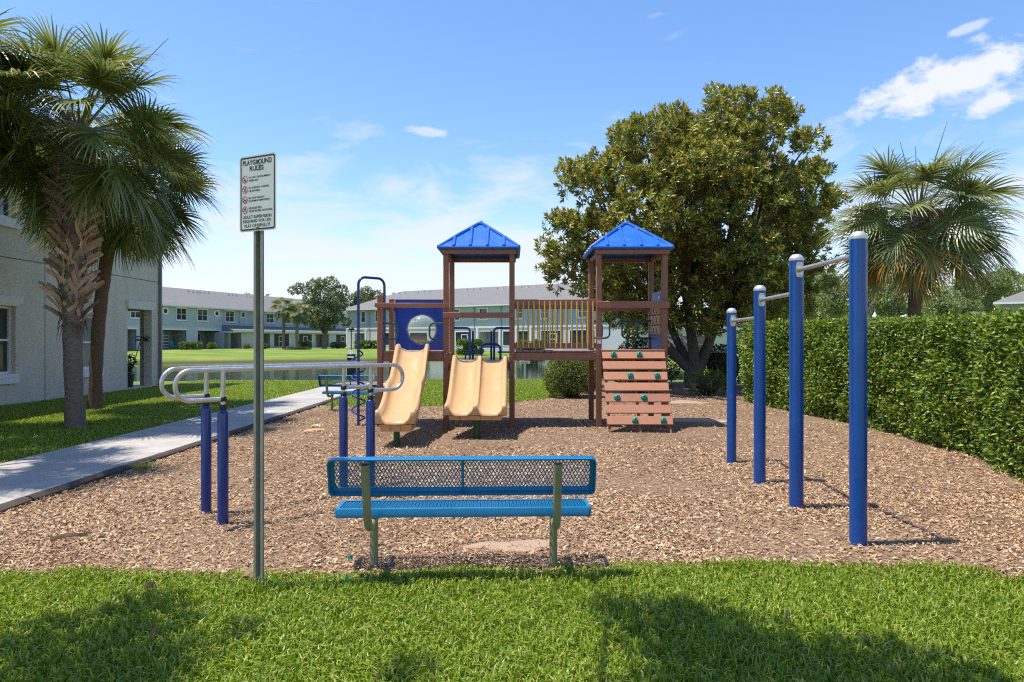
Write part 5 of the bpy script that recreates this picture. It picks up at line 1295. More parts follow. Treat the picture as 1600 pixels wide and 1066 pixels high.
for (px_, top_, Y, lb, sd_) in ((443.5, 468, 91, 'left one of two small palms before the far blue grey apartments', 41), (464.5, 476, 90, 'right one of two small palms before the far blue grey apartments', 45)):
    x_ = (px_ - 800) * Y / F; z0 = gzf(x_, Y); zb_ = EYE + (HY - top_ - 13) * Y / F
    palm('palm_tree', (x_, Y, z0), (x_ + .1, Y, zb_), .2, .24, 34, SET_F, lb, seed=sd_, trunkmat='palmtrunk', group='small palms across the pond')

# ------------------------------------------------------------------ broadleaf trees
def limb_path(a, b, k, rd, sag=.0):
    a, b = Vector(a), Vector(b); m1 = a.lerp(b, .35) + Vector((rd.gauss(0, k), rd.gauss(0, k), rd.gauss(0, k * .5) + sag)); m2 = a.lerp(b, .7) + Vector((rd.gauss(0, k), rd.gauss(0, k), rd.gauss(0, k * .5) + sag * .6))
    pts = []
    for i in range(9):
        t_ = i / 8; u = 1 - t_; pts.append(a * u ** 3 + m1 * 3 * u * u * t_ + m2 * 3 * u * t_ * t_ + b * t_ ** 3)
    return pts
def taper(r0, r1, n=9): return [r0 + (r1 - r0) * i / (n - 1) for i in range(n)]
def cloud(blobs, per_m2, L, W, up=.35, shell=.45):
    """leaf kites through a set of lumps (x, y, z, r, squash)"""
    PP_, DD, NN = [], [], []
    for (cx_, cy_, cz_, r_, sq) in blobs:
        n = int(per_m2 * 4 * pi * r_ * r_ * .6); d = rand_dirs(n); rr = r_ * (1 - shell * rng.random(n) ** 1.5) * (1 + .16 * vnoise(d[:, 0] * 3 + cx_, d[:, 1] * 3 + d[:, 2] * 4 + cz_, 1.6, 2))
        p = d * rr[:, None]; p[:, 2] *= sq; PP_.append(p + np.array([cx_, cy_, cz_])); ax = unit(d + rng.normal(0, .75, (n, 3)) + np.array([0, 0, .1])); DD.append(ax)
        NN.append(unit(d * .6 + rng.normal(0, .5, (n, 3)) + np.array([0, 0, up + .3])))
    P = np.concatenate(PP_); D = np.concatenate(DD); Nn = np.concatenate(NN); n = len(P)
    return kites(P, D, Nn, L * rng.uniform(.7, 1.25, n), W * rng.uniform(.75, 1.2, n))
def make_tree(name, base, trunk_h, r0, blobs, per, L, W, leaf, label, group=None, bark='oakbark', cat='tree', seed=0, forks=3):
    rd = random.Random(seed); root = thing(name, base, label, cat, 0, group); bb = [(x - base[0], y - base[1], z - base[2], r_, s) for x, y, z, r_, s in blobs]
    b = MB(); fork = Vector((rd.uniform(-.1, .1), rd.uniform(-.1, .1), trunk_h)); b.tube(limb_path((0, 0, -.2), fork, .05 * trunk_h * .3, rd), taper(r0 * 1.25, r0 * .85), 10)
    order = sorted(bb, key=lambda q: -q[3])[:14]
    for q in order: b.tube(limb_path(fork - Vector((0, 0, .1)), (q[0], q[1], q[2]), .12 * trunk_h, rd), taper(r0 * .5, r0 * .10), 7)
    b.build('trunk', MT[bark], root)
    V, T_ = cloud(bb, per, L, W); link('crown', np_mesh('crown', V, [T_], MT[leaf]), root); return root

# the magnolia: leaf rosettes at the twig ends
def magnolia():
    Y0 = 24.0; bx_, rd = 6.42, random.Random(5); root = thing('magnolia_tree', (bx_, Y0, 0), 'large dark magnolia with rusty leaf undersides behind the right tower', 'tree')
    spots = [(1128, 168, 34), (1150, 185, 40), (1205, 172, 34), (1222, 205, 48), (1050, 200, 42), (1000, 215, 42), (975, 222, 26), (1085, 225, 60), (1160, 240, 60), (1262, 225, 34), (1275, 280, 40), (1290, 320, 26), (1268, 345, 46), (1280, 395, 38), (1255, 430, 46),
             (930, 290, 46), (900, 285, 26), (965, 275, 50), (890, 360, 36), (868, 400, 24), (920, 370, 56), (866, 436, 24), (905, 430, 44), (950, 440, 52), (1010, 330, 76), (1090, 310, 90), (1180, 320, 86), (1225, 370, 66), (1000, 410, 66), (1080, 410, 84), (1165, 420, 80), (1020, 470, 46), (1110, 475, 60), (1195, 465, 56), (1245, 470, 30), (965, 480, 36), (1060, 270, 70), (1130, 280, 70), (1030, 495, 34), (1150, 490, 40), (1205, 485, 36), (985, 495, 28), (1235, 300, 46)]
    blobs = []
    for (px_, py_, pr) in spots:
        x_ = (px_ - 800) * Y0 / F; z_ = EYE + (HY - py_) * Y0 / F; r_ = pr * Y0 / F * .66
        dx = (x_ - 6.3) / 5.4; dz = (z_ - 6.0) / 5.4; room = math.sqrt(max(.03, 1 - min(.97, dx * dx + dz * dz))) * 4.4
        for k in range(1 if room < 1.4 else (2 if room < 2.6 else 3)):
            y_ = (rd.uniform(-1, -.45), rd.uniform(-.2, .4), rd.uniform(.4, 1))[k] * room if room >= 1.4 else rd.uniform(-.6, .6) * room
            x_ = (px_ - 800) * (Y0 + y_) / F; z_ = EYE + (HY - py_) * (Y0 + y_) / F
            blobs.append((x_ + rd.uniform(-.2, .2) * (k > 0) - bx_, y_, z_ + rd.uniform(-.3, .2) * (k > 0), r_ * rd.uniform(.9, 1.1), .95))
    PP_, DD = [], []
    for (cx_, cy_, cz_, r_, sq) in blobs:
        for q in range(max(4, int(19 * r_ * r_))):          # sprays of rosettes with gaps between them
            d0 = unit(rng.normal(size=(1, 3)))[0]; d0[2] = abs(d0[2]) if rd.random() < .45 else d0[2]; c0 = np.array([cx_, cy_, cz_]) + d0 * r_ * rd.uniform(.45, 1.08); sr = rd.uniform(.24, .5)
            n = int(rd.uniform(7, 12)); d = unit(rng.normal(size=(n, 3)) + d0 * .9 + np.array([0, 0, .6])); PP_.append(c0 + d * sr * rng.uniform(.7, 1.1, (n, 1))); DD.append(unit(d * .7 + d0 * .35 + np.array([0, 0, .45]) + rng.normal(0, .2, (n, 3))))
    tips = np.concatenate(PP_); tdir = np.concatenate(DD); m = len(tips); K = 12
    P = np.repeat(tips, K, 0); A = np.repeat(tdir, K, 0); n = len(P); ph = np.tile(np.arange(K) * 2.4, m) + np.repeat(rng.uniform(0, 6, m), K)
    s1_ = unit(np.cross(A, rand_dirs(n))); s2_ = np.cross(A, s1_); u = unit(np.cross(A, np.repeat(rand_dirs(m), K, 0))); v = np.cross(A, u)
    open_ = np.tile(np.linspace(.35, 1.5, K), m) + rng.normal(0, .14, n)
    D = A * np.cos(open_)[:, None] + (u * np.cos(ph)[:, None] + v * np.sin(ph)[:, None]) * np.sin(open_)[:, None]
    Nn = A * np.sin(open_)[:, None] - (u * np.cos(ph)[:, None] + v * np.sin(ph)[:, None]) * np.cos(open_)[:, None]
    P = P - A * np.tile(np.linspace(0, .14, K), m)[:, None]
    V, T_ = kites(P, D, Nn, rng.uniform(.13, .23, n), rng.uniform(.055, .085, n), .1); link('crown', np_mesh('crown', V, [T_], MT['magnolia']), root)
    b = MB(); b.tube([(-.02, .0, -.2), (-.05, 0, .25), (.0, 0, .75)], [.42, .34, .33], 12)
    stems = [((-.1, 0, .6), (-1.5, .3, 2.2), .20), ((0, 0, .65), (-.15, .25, 2.7), .22), ((.1, 0, .6), (.85, -.1, 2.5), .22), ((-.05, .1, .6), (-.8, 1.0, 2.8), .17)]
    for (a_, e_, r_) in stems:
        b.tube(limb_path(a_, e_, .12, rd), taper(r_, r_ * .62), 10)
    b.build('trunk', MT['bark'], root)
    b = MB()
    ends = [Vector(e_) for _, e_, _ in stems]
    for q in blobs:
        if q[3] < .5: continue
        s = min(ends, key=lambda e_: (e_ - Vector(q[:3])).length); b.tube(limb_path(s, q[:3], .25, rd), taper(.11, .02), 6)
    b.build('branches', MT['bark'], root)
magnolia()

# oak and treeline across the water
def spot_blobs(spots, Y, dep, rd):
    out = []
    for (px_, py_, pr) in spots:
        x_ = (px_ - 800) * Y / F; z_ = EYE + (HY - py_) * Y / F
        out.append((x_, Y + rd.uniform(-1, 1) * dep, z_, pr * Y / F, .9))
    return out
rd = random.Random(4)
oak_s = [(472, 452, 9), (463, 455, 6), (492, 447, 11), (505, 445, 9), (522, 446, 12), (535, 455, 10), (480, 466, 13), (500, 466, 17), (520, 470, 17), (536, 475, 11), (490, 484, 16), (512, 490, 17), (530, 493, 12), (498, 504, 11), (520, 507, 10), (488, 508, 6), (537, 503, 7)]
Yo = 94; xo = (506.5 - 800) * Yo / F
make_tree('oak_tree', (xo, Yo, gzf(xo, Yo)), 2.0, .3, spot_blobs(oak_s, Yo, 2.2, rd), 55, .34, .2, 'oak', 'leafy oak on the far lawn between the two apartment rows', seed=2)
far_s = [(548, 468, 10), (560, 463, 10), (575, 458, 10), (590, 463, 9), (603, 470, 8), (570, 474, 12), (590, 478, 12), (553, 480, 9)]
Yf_ = 135; xf = (575 - 800) * Yf_ / F
make_tree('background_tree', (xf, Yf_, gzf(xf, Yf_)), 5, .35, spot_blobs(far_s, Yf_, 2.5, rd), 30, .5, .3, 'oak', 'rounded tree rising behind the hipped roof of the sea green block', seed=6)
line = [(1172, 470, 26, 62, 'tree behind the far end of the hedge, partly under the magnolia'), (1222, 474, 26, 70, 'pale green tree just left of the third pull-up post'), (1262, 462, 30, 74, 'tall loose tree between the third pull-up post and the nearest one'), (1302, 468, 27, 66, 'bushy tree just left of the nearest pull-up post'),
        (1362, 472, 22, 72, 'round tree just right of the nearest pull-up post'), (1395, 478, 24, 60, 'low leafy tree left of the right palm trunk'), (1468, 480, 20, 58, 'grey green tree just right of the right palm trunk'), (1500, 476, 24, 72, 'spreading tree under the right palm fronds'),
        (1545, 462, 30, 84, 'tall tree left of the grey house behind the hedge'), (1580, 450, 18, 95, 'distant tree rising behind the grey house roof')]
for i, (px_, py_, pr, Y, lb) in enumerate(line):
    rr = random.Random(60 + i); py_ -= 9; pr += 4; x_ = (px_ - 800) * Y / F; z0 = gzf(x_, Y); zc_ = EYE + (HY - py_) * Y / F; r_ = pr * Y / F; bl = []
    for k in range(22):
        a = rr.uniform(0, 2 * pi); q = rr.uniform(.2, .95); zz = rr.uniform(-1.15, .9); w_ = math.sqrt(max(.1, 1 - zz * zz))
        bl.append((x_ + cos(a) * q * w_ * r_ * 1.15, Y + sin(a) * q * w_ * r_, zc_ + zz * r_, r_ * rr.uniform(.26, .42), .85))
    make_tree('background_tree', (x_, Y, z0), max(1., zc_ - r_ * .7 - z0), r_ * .07 + .08, bl, 48, .30, .18, 'fartree', lb, 'trees beyond the hedge', seed=i)
b = MB()   # the wood that closes the view behind them
xx = rng.uniform(-300, 330, 4200); yy_ = rng.uniform(150, 215, 4200); keep = (np.abs(xx / yy_) < 1.6) & ((xx > 20) | (rng.random(4200) < .25)); xx, yy_ = xx[keep], yy_[keep]
bl = [(float(x_), float(y_), float(rng.uniform(.5, 10.5) + 1.4 * math.sin(x_ * .11) * math.sin(x_ * .037)), float(rng.uniform(1.4, 2.9)), .8) for x_, y_ in zip(xx[:2000], yy_[:2000])]
V, T_ = cloud(bl, 1.7, 1.2, .8); tag(link('far_wood', np_mesh('far_wood', V, [T_], MT['fartree'])), 'low green wood closing the horizon', kind='stuff'); b.bm.free()
gl = [(935 + 14 * i, 505 + rd.uniform(-14, 10), 15) for i in range(10)]
make_tree('background_tree', (16.0, 62, 0), 1.5, .2, spot_blobs([(955, 485, 14), (975, 480, 16), (995, 488, 16), (1010, 500, 13), (985, 503, 10), (945, 498, 9), (1030, 492, 12), (1052, 500, 12)], 62, 2, rd), 48, .3, .18, 'fartree', 'green tree seen through the right tower under the magnolia', seed=9)

# tree standing behind the camera: its crown shades the lawn in front
def shade_tree():
    rd = random.Random(12); base = (-1.4, -2.6, 0); root = thing('shade_tree', base, 'broad tree behind the viewpoint whose crown shades the near lawn', 'tree'); b = MB()
    b.tube(limb_path((0, 0, -.2), (.1, .2, 3.4), .15, rd), taper(.34, .24), 12); b.build('trunk', MT['oakbark'], root)
    G = [(-2.3, 4.25, .22), (-2.05, 4.0, .24), (-2.45, 3.8, .34), (-2.1, 3.5, .40), (-1.8, 3.4, .28), (-2.85, 3.5, .40), (-2.9, 3.15, .45), (-1.55, 3.85, .13), (-2.2, 3.0, .5), (-.5, 3.38, .14), (.62, 4.2, .16), (.9, 4.05, .34), (1.22, 3.85, .36), (.95, 3.62, .36), (1.5, 3.5, .36), (1.0, 3.3, .40), (1.9, 3.52, .28), (2.15, 3.36, .22), (1.6, 3.1, .5), (.75, 2.95, .4), (2.2, 3.0, .35)]
    bl = []
    for (gx__, gy__, r_) in G:
        z_ = 4.95 + rd.uniform(-.15, .35); bl.append((gx__ + SUN_TO.x / SUN_TO.z * z_ - base[0], gy__ + SUN_TO.y / SUN_TO.z * z_ - base[1], z_, r_, .8))
    for k in range(26): bl.append((rd.uniform(-3.6, 3.6), rd.uniform(-2.6, 2.8), rd.uniform(5.4, 8), rd.uniform(.5, .9), .8) if (k % 2) else (rd.uniform(-4, 4), rd.uniform(-3, .6), rd.uniform(4.6, 7), .8, .8))
    V, T_ = cloud(bl, 330, .11, .06, shell=.8); link('crown', np_mesh('crown', V, [T_], MT['oak']), root)
    b = MB()
    for q in bl[::2]: b.tube(limb_path((.1, .2, 3.3), q[:3], .25, rd), taper(.09, .012), 6)
    b.build('branches', MT['oakbark'], root)
shade_tree()

# ------------------------------------------------------------------ hedge
def hedge():
    root = thing('hedge', (7.0, 12, 0), 'long clipped green hedge along the right side of the playground', 'hedge'); n = 120000
    def face_x(y, z): return 6.27 + .35 * np.exp(-((y - 12.5) / 3.0) ** 2) * .9 - .9 * np.clip((9.5 - y) / 3, 0, 1.2) - .1 * np.clip((y - 15) / 3, 0, 1.2) + .085 * vnoise(y, z * 2, 1.5, 4) + .04 * vnoise(y, z, 5, 7) + .12 * np.clip(.55 - z, 0, 1) + .07 * np.clip(z - 1.75, 0, 1)
    def top_z(x, y): return 1.93 + .05 * vnoise(x, y, 1.7, 3) + .015 * (y - 8)
    parts_ = []
    k = int(n * .62); y = 3.6 + 14.7 * rng.random(k) ** 1.25; z = rng.random(k) ** .9 * (1.94 + .015 * (y - 8)) + .02; dep = rng.random(k) ** 1.6 * .30
    x = face_x(y, z) + dep; nrm = np.tile([-1., 0, .25], (k, 1)); parts_.append((x, y, z, nrm))
    k = int(n * .30); y = 3.6 + 14.7 * rng.random(k) ** 1.2; x = face_x(y, 0 * y + 1.9) + rng.random(k) * 1.7; z = top_z(x, y) - rng.random(k) ** 1.8 * .16 + .02; sprout = rng.random(k) < .035; z = z + sprout * rng.random(k) * .10
    parts_.append((x, y, z, np.tile([0, 0, 1.], (k, 1))))
    k = int(n * .08); x = 6.3 + rng.random(k) * 1.8; z = rng.random(k) * 2.03; y = 18.3 - rng.random(k) ** 1.6 * .25; parts_.append((x, y, z, np.tile([0., 1, .3], (k, 1))))
    P = np.concatenate([np.stack(q[:3], 1) for q in parts_]); B = np.concatenate([q[3] for q in parts_]); n = len(P)
    hole = vnoise(P[:, 1] * 1.0, P[:, 2] * 1.5, 4.2, 6) > .42; keep = ~hole | (rng.random(n) < .45); P, B = P[keep], B[keep]; n = len(P)
    D = unit(B * .55 + rng.normal(0, .7, (n, 3)) + np.array([0, 0, .28])); Nn = unit(B * .8 + rng.normal(0, .45, (n, 3)) + np.array([0, 0, .5])); far = np.clip((P[:, 1] - 8) / 10, 0, 1)
    V, T_ = kites(P - np.array([7, 12, 0]), D, Nn, rng.uniform(.042, .10, n) * (1 + .2 * far), rng.uniform(.022, .048, n) * (1 + .2 * far), .18)
    link('foliage', np_mesh('foliage', V, [T_], MT['hedge']), root)
    b = MB(); ys = np.linspace(3.7, 18.05, 40); zs = np.linspace(.16, 1.86, 12); rows = []
    for y_ in ys:
        row = [(float(face_x(np.array([y_]), np.array([z_]))[0]) + .30 + .05 * float(vnoise(np.array([y_ * 5]), np.array([z_ * 7]))[0]), y_, z_) for z_ in zs]; row += [(8.0, y_, 1.86), (8.0, y_, .16)]; rows.append([(p[0] - 7, p[1] - 12, p[2]) for p in row])
    b.grid(rows, closed=True); vs = list(b.bm.verts); m = len(rows[0]); b.bm.faces.new(vs[:m]); b.bm.faces.new(vs[-m:]); b.build('inner_twigs', MT['hedge_core'], root, sharp=0)
    b = MB()
    for y_ in np.arange(4.2, 18, .32):
        x_ = float(face_x(np.array([y_]), np.array([.2]))[0]) + .42 + rng.uniform(-.12, .12); b.tube([(x_ - 7, y_ - 12, -.1), (x_ - 7 + rng.uniform(-.1, .1), y_ - 12 + rng.uniform(-.1, .1), .5)], [.022, .014], 5, False)
    b.build('stems', MT['bark'], root)
hedge()

# ------------------------------------------------------------------ shrubs
def shrub(x_, y_, w_, h_, leaf, label, cat='bush', group=None, L=.05, W=.03, per=620, d_=None, box=False, name='shrub', z0=None, seed=0):
    rd = random.Random(seed); z0 = gzf(x_, y_) if z0 is None else z0; root = thing(name, (x_, y_, z0), label, cat, 0, group); d_ = d_ or w_
    n = int(per * (w_ + d_) * 1.6 * h_ * 1.3); d = rand_dirs(n); d[:, 2] = np.where(d[:, 2] < -.75, -d[:, 2], d[:, 2]); pw = .42 if box else .8
    e = np.sign(d) * np.abs(unit(d)) ** pw; rr = 1 - .28 * rng.random(n) ** 1.6 + .07 * vnoise(d[:, 0] * 4, d[:, 1] * 4 + d[:, 2] * 3, 1.5, seed); mxn = 1.0 if not box else .92
    P = np.stack([e[:, 0] * w_ / 2 * rr, e[:, 1] * d_ / 2 * rr, h_ * .5 + e[:, 2] * h_ * .5 * rr], 1) * mxn; P[:, 2] = np.maximum(P[:, 2], .03)
    D = unit(d * .7 + rng.normal(0, .6, (n, 3)) + np.array([0, 0, .2])); Nn = unit(d + rng.normal(0, .4, (n, 3)) + np.array([0, 0, .4]))
    V, T_ = kites(P, D, Nn, L * rng.uniform(.7, 1.3, n), W * rng.uniform(.7, 1.3, n)); link('foliage', np_mesh('foliage', V, [T_], MT[leaf]), root)
    b = MB(); prof = [(max(.02, math.sqrt(max(0, 1 - (2 * t_ - 1) ** 2)) if not box else .84), t_) for t_ in (.04, .15, .3, .5, .7, .82)]
    rows = [[(cos(2 * pi * j / 12) * w_ / 2 * .62 * q, sin(2 * pi * j / 12) * d_ / 2 * .62 * q, h_ * t_) for j in range(12)] for q, t_ in prof]; b.grid(rows, closed=True)
    vs = list(b.bm.verts); b.bm.faces.new(vs[-12:]); b.build('inner_twigs', MT['hedge_core'], root, sharp=0)
    b = MB()
    for k in range(5): b.tube([(rd.uniform(-.1, .1), rd.uniform(-.1, .1), -.08), (rd.uniform(-.3, .3) * w_, rd.uniform(-.3, .3) * d_, h_ * .5)], [.02, .01], 5, False)
    b.build('stems', MT['bark'], root); return root
shrub(1.72, 19.9, 1.55, 1.2, 'shrub', 'round yellow green bush beneath the bridge of the play structure', L=.05, W=.032, per=1500, seed=1)
G1 = 'shrubs under the magnolia'
shrub(5.9, 20.6, 1.15, .72, 'shrub', 'spiky light green shrub at the edge of the mulch below the magnolia', group=G1, L=.17, W=.03, per=150, seed=2)
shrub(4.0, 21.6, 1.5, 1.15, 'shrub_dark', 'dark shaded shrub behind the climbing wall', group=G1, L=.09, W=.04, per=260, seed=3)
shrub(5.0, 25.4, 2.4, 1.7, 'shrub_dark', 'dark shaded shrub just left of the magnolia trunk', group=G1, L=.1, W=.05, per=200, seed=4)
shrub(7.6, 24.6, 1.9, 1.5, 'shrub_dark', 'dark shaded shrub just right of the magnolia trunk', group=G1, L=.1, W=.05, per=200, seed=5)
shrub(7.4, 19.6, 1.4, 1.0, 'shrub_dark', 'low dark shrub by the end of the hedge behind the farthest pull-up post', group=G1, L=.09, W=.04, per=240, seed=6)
shrub(4.4, 30, 3.0, 1.75, 'shrub', 'clipped yellow green bush seen through the right tower', L=.07, W=.04, per=330, d_=1.6, box=True, seed=7)
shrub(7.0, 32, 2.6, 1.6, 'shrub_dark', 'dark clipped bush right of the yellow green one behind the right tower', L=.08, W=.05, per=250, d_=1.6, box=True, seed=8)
G2 = 'bushes beside the far apartments'
def farbush(px0, px1, py0, py1, Y, label, leaf='farshrub', box=True, seed=0, rnd=False):
    xm = (px0 + px1) / 2; x_ = (xm - 800) * Y / F; w_ = (px1 - px0) * Y / F; z0 = gzf(x_, Y); h_ = EYE + (HY - py0) * Y / F - z0
    shrub(x_, Y, w_, h_, leaf, label, group=G2, L=.17, W=.11, per=150, d_=min(w_, 2.0), box=box, seed=seed)
farbush(282.5, 313.5, 534, 551, 83, 'large clipped bush before the first patio of the far blue grey apartments', seed=11)
farbush(325, 336, 536, 547, 87, 'small round bush before the second patio of the far blue grey apartments', box=False, seed=12)
farbush(380, 391, 538, 547, 92, 'low bush just left of the sign post before the far apartments', leaf='oak', box=False, seed=13)
farbush(410, 417, 538, 547, 90, 'small bush just right of the sign post before the far apartments', box=False, seed=14)
farbush(466, 486, 532.5, 546, 93, 'dark rounded bush behind the two small palms', leaf='oak', seed=15)
farbush(445, 484, 543, 551, 86, 'low dark bush at the foot of the two small palms', leaf='shrub_dark', seed=16)
farbush(516, 540, 535, 544, 95, 'loose bush right of the oak on the far lawn', leaf='oak', box=False, seed=17)
farbush(554, 575, 531.5, 547, 90, 'left half of the clipped bush pair behind the corkscrew climber', seed=18)
farbush(574, 590, 532, 545.5, 91, 'right half of the clipped bush pair behind the corkscrew climber', seed=19)
farbush(712, 757, 529, 548, 79, 'wide clipped bush seen through the left tower', seed=20)
farbush(804, 852, 528.5, 541, 76, 'clipped bush behind the yellow balusters', seed=21)
farbush(640, 672, 531, 545, 84, 'clipped bush hidden behind the blue bubble panel', seed=22)

# ------------------------------------------------------------------ small things
# potted plant on the porch
pp = thing('potted_plant', (-13.25, 23.55, .06), 'tall leafy plant in a dark pot on the apartment porch', 'plant'); b = MB(); b.lathe([(0, 0), (.15, 0), (.2, .4), (.215, .4), (.215, .44), (.19, .44), (.18, .36), (0, .36)], n=16); b.build('pot', MT['terracotta'], pp)
b = MB(); rd = random.Random(2); lv = MB(); stems = [(.05, .05, .95), (-.1, .0, .8), (.3, .35, 1.75), (.0, -.1, .75), (.1, .1, 1.15)]
P_, D_, N_ = [], [], []
for (dx, dy, dz) in stems:
    pth = limb_path((0, 0, .35), (dx, dy, dz), .08, rd); b.tube(pth, taper(.022, .01), 6)
    for k in range(11 if dz < 1.5 else 9):
        q = pth[-1 - rd.randrange(4 if dz < 1.5 else 2)] + Vector((rd.gauss(0, .05),) * 3); a = rd.uniform(0, 6.3); P_.append(tuple(q)); D_.append((cos(a), sin(a), rd.uniform(-.7, .3))); N_.append((rd.gauss(0, .3), rd.gauss(0, .3), 1))
b.build('stem', MT['bark'], pp); n = len(P_); V, T_ = kites(np.array(P_), np.array(D_), np.array(N_), rng.uniform(.2, .34, n), rng.uniform(.13, .2, n)); link('foliage', np_mesh('foliage', V, [T_], MT['shrub_dark']), pp)
# small white notice by the water
x_ = (820 - 800) * 28.2 / F; z0 = gzf(x_, 28.2); ps = thing('pond_sign', (x_, 28.2, z0), 'small white notice board on a post at the pond edge', 'sign')
b = MB(); b.box((0, 0, .33), (.09, .06, .9), None, .005); b.build('sign_post', MT['trim'], ps); b = MB(); b.box((0, -.045, .77), (.44, .025, .12), None, .004); bo = b.build('sign_board', MT['white'], ps)
b = MB()
for k, w_ in enumerate((.34, .28)): b.box((0, -.0585, .79 - k * .045), (w_, .001, .015))
b.build('printed_line', MT['ink'], bo, sharp=0)
# pole with dark box and white face at the near bank
Yp = 28.3; x_ = (549 - 800) * Yp / F; z0 = gzf(x_, Yp); wp = thing('waste_station', (x_, Yp, z0), 'pole with black topped box and white faced bin at the pond edge', 'waste station'); zt = EYE + (HY - 514) * Yp / F - z0
b = MB(); b.box((0, 0, zt / 2 - .1), (.055, .055, zt + .2), None, .004); b.build('pole', MT['galv'], wp); b = MB(); b.lathe([(.03, zt - .06), (.11, zt - .05), (.12, zt + .0), (.07, zt + .07), (0, zt + .08)], n=12); b.build('pole_cap', MT['black'], wp)
zb_ = EYE + (HY - 563.5) * Yp / F - z0; b = MB(); b.span((-.15, -.14, zb_), (.15, .12, zb_ + .27), .015); bn = b.build('bin', MT['black'], wp); b = MB(); b.poly([(-.13, -.15, zb_ + .12), (.13, -.15, zb_ + .12), (.10, -.10, zb_ + .43), (-.10, -.10, zb_ + .43), (-.13, -.13, zb_ + .12), (.13, -.13, zb_ + .12), (.10, -.08, zb_ + .43), (-.10, -.08, zb_ + .43)], [(0, 1, 2, 3), (5, 4, 7, 6), (3, 2, 6, 7), (0, 3, 7, 4), (1, 5, 6, 2), (0, 4, 5, 1)]); b.build('bin_lid', MT['white'], bn, sharp=0)
b = MB(); b.span((-.17, -.1, -.1), (.17, .1, zb_ - .25), .01); b.build('bin_stand', MT['black'], wp)
# lamp heads just showing over the hedge
for (px_, py_, kind_, lb) in ((1367, 494, 0, 'white lantern tip above the hedge just right of the nearest pull-up post'), (1554, 488.5, 0, 'white lantern tip above the hedge left of the grey house'), (1417, 495, 1, 'flat pale lamp head above the hedge just left of the right palm trunk'), (1523, 490, 1, 'flat dark lamp head above the hedge under the right palm fronds')):
    Y = 44; x_ = (px_ - 800) * Y / F; zt = EYE + (HY - py_) * Y / F; lp = thing('street_lamp', (x_, Y, 0), lb, 'lamp', 0, 'lamps in the car park beyond the hedge'); b = MB(); b.tube([(0, 0, -.2), (0, 0, zt - .1)], .05, 8); b.build('pole', MT['galv'], lp)
    if kind_ == 0: b = MB(); b.lathe([(.05, zt - .12), (.16, zt - .1), (.14, zt + .02), (.06, zt + .16), (0, zt + .3)], n=10); b.build('lantern', MT['white'], lp)
    else: b = MB(); b.box((0, 0, zt), (.75, .35, .12), None, .03); b.box((0, 0, zt + .08), (.3, .2, .08), None, .02); b.build('lamp_head', MT['alu_cap' if px_ < 1500 else 'downspout'], lp)
# patio furniture hints: blue slatted chair and folding rack on the first far patio
for (px_, sc, lb) in ((257, 1.0, 'tall pale shelf rack on the first far patio'), (276, .9, 'turquoise patio chair beside the large clipped bush across the pond')):
    t_ = BA.t(px_); X = BA.p[0] + BA.d[0] * t_ - BA.d[1] * .6; Yy = BA.p[1] + BA.d[1] * t_ + BA.d[0] * .6
    if px_ < 260:
        c = thing('shelf_rack', (X, Yy, BA.z0 + .02), lb, 'rack', math.atan2(BA.d[1], BA.d[0]))
        for k in range(5): b = MB(); b.box((.3, 0, .35 + k * .36), (1.3, .35, .05)); b.build('shelf', MT['trim'], c, sharp=0)
        
        for x_ in (-.37, .97): b = MB(); b.box((x_, 0, .95), (.05, .3, 1.9)); b.build('rack_post', MT['galv'], c, sharp=0)
    else:
        c = thing('patio_chair', (X, Yy, BA.z0 + .02), lb, 'chair', math.atan2(BA.d[1], BA.d[0]))
        b = MB(); b.box((0, 0, .42), (.6, .55, .06)); b.build('seat', MT['teal'], c, sharp=0); b = MB(); b.box((0, .3, .78), (.6, .06, .75), Matrix.Rotation(-.2, 3, 'X')); b.build('backrest', MT['teal'], c, sharp=0)
        for sx in (-.26, .26):
            for sy in (-.24, .24): b = MB(); b.box((sx, sy, .2), (.05, .05, .4)); b.build('leg', MT['teal'], c, sharp=0)
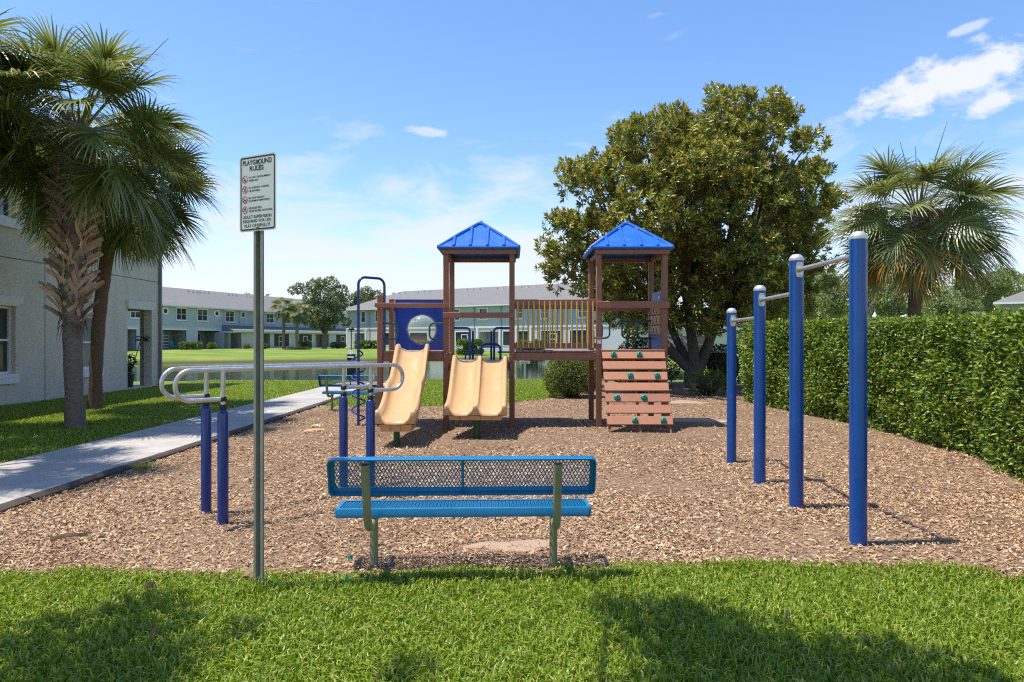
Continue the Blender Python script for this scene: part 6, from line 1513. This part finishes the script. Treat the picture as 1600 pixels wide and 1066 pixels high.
# litter on the ground
def bark_piece(x_, y_, L, w_, rz, label, mat='tan_block', name='bark_piece', cat='bark'):
    rd = random.Random(int(x_ * 100)); b = MB(); rows = []
    for i in range(7):
        s = i / 6; ww = w_ * (.5 + .5 * math.sin(pi * min(.95, s + .1))) * rd.uniform(.75, 1.15); zz = .03 + .02 * math.sin(s * 3); x0 = (s - .5) * L; rows.append([(x0, -ww / 2, zz - .012), (x0 + rd.uniform(-.01, .01), 0, zz + .012), (x0, ww / 2, zz - .008), (x0, 0, zz - .02)])
    b.grid(rows, closed=True, smooth=False); vs = list(b.bm.verts); b.bm.faces.new(vs[:4]); b.bm.faces.new(vs[-4:])
    o = b.build(name, MT[mat], None, sharp=0); o.location = (x_, y_, float(mulch_z(np.array([x_]), np.array([y_]))[0]) if y_ > 4.7 else .03); o.rotation_euler = (0, 0, rz); return tag(o, label, cat)
bark_piece(-3.55, 12.25, .36, .11, .5, 'pale flat piece of bark lying on the mulch near the slide', 'slide'); bark_piece(-3.7, 12.9, .18, .08, -.2, 'smaller pale bark chip behind the flat piece on the mulch', 'slide')
bark_piece(-3.62, 5.58, .26, .016, .45, 'brown stick on the mulch at the left edge', 'leaf_brown', 'stick', 'stick')
bark_piece(-2.35, 4.42, .05, .022, .3, 'curled brown dead leaf in the grass left of the sign post', 'leaf_brown', 'dead_leaf', 'leaf'); bark_piece(-1.95, 3.72, .06, .018, 1.3, 'narrow brown dead leaf upright in the foreground grass', 'leaf_brown', 'dead_leaf', 'leaf')
bark_piece(1.6, 3.96, .045, .02, .8, 'dry brown leaf in the worn grass on the right', 'leaf_brown', 'dead_leaf', 'leaf'); bark_piece(-1.78, 4.62, .10, .05, -.4, 'dry leaf standing at the foot of the sign post', 'leaf_brown', 'dead_leaf', 'leaf')
bark_piece(-1.18, 4.98, .03, .015, .2, 'turquoise scrap on the mulch edge by the left bench leg', 'teal', 'plastic_scrap', 'litter'); bark_piece(-1.1, 4.55, .025, .014, -.5, 'turquoise scrap in the grass left of the bench', 'teal', 'plastic_scrap', 'litter')
# weeds where the edging lifts
x = -4.72 + rng.normal(0, .05, 160); y = 8.75 + rng.normal(0, .1, 160); blades(x, y, 0 * x, .10, .008, 'weed_tuft', MT['grass'], 'green weed tuft at the sidewalk edging')
x = -1.675 + rng.normal(0, .07, 120); y = 4.47 + rng.normal(0, .05, 120); blades(x, y, 0 * x, .13, .007, 'post_grass', MT['grass'], 'longer grass round the foot of the sign post', .7)
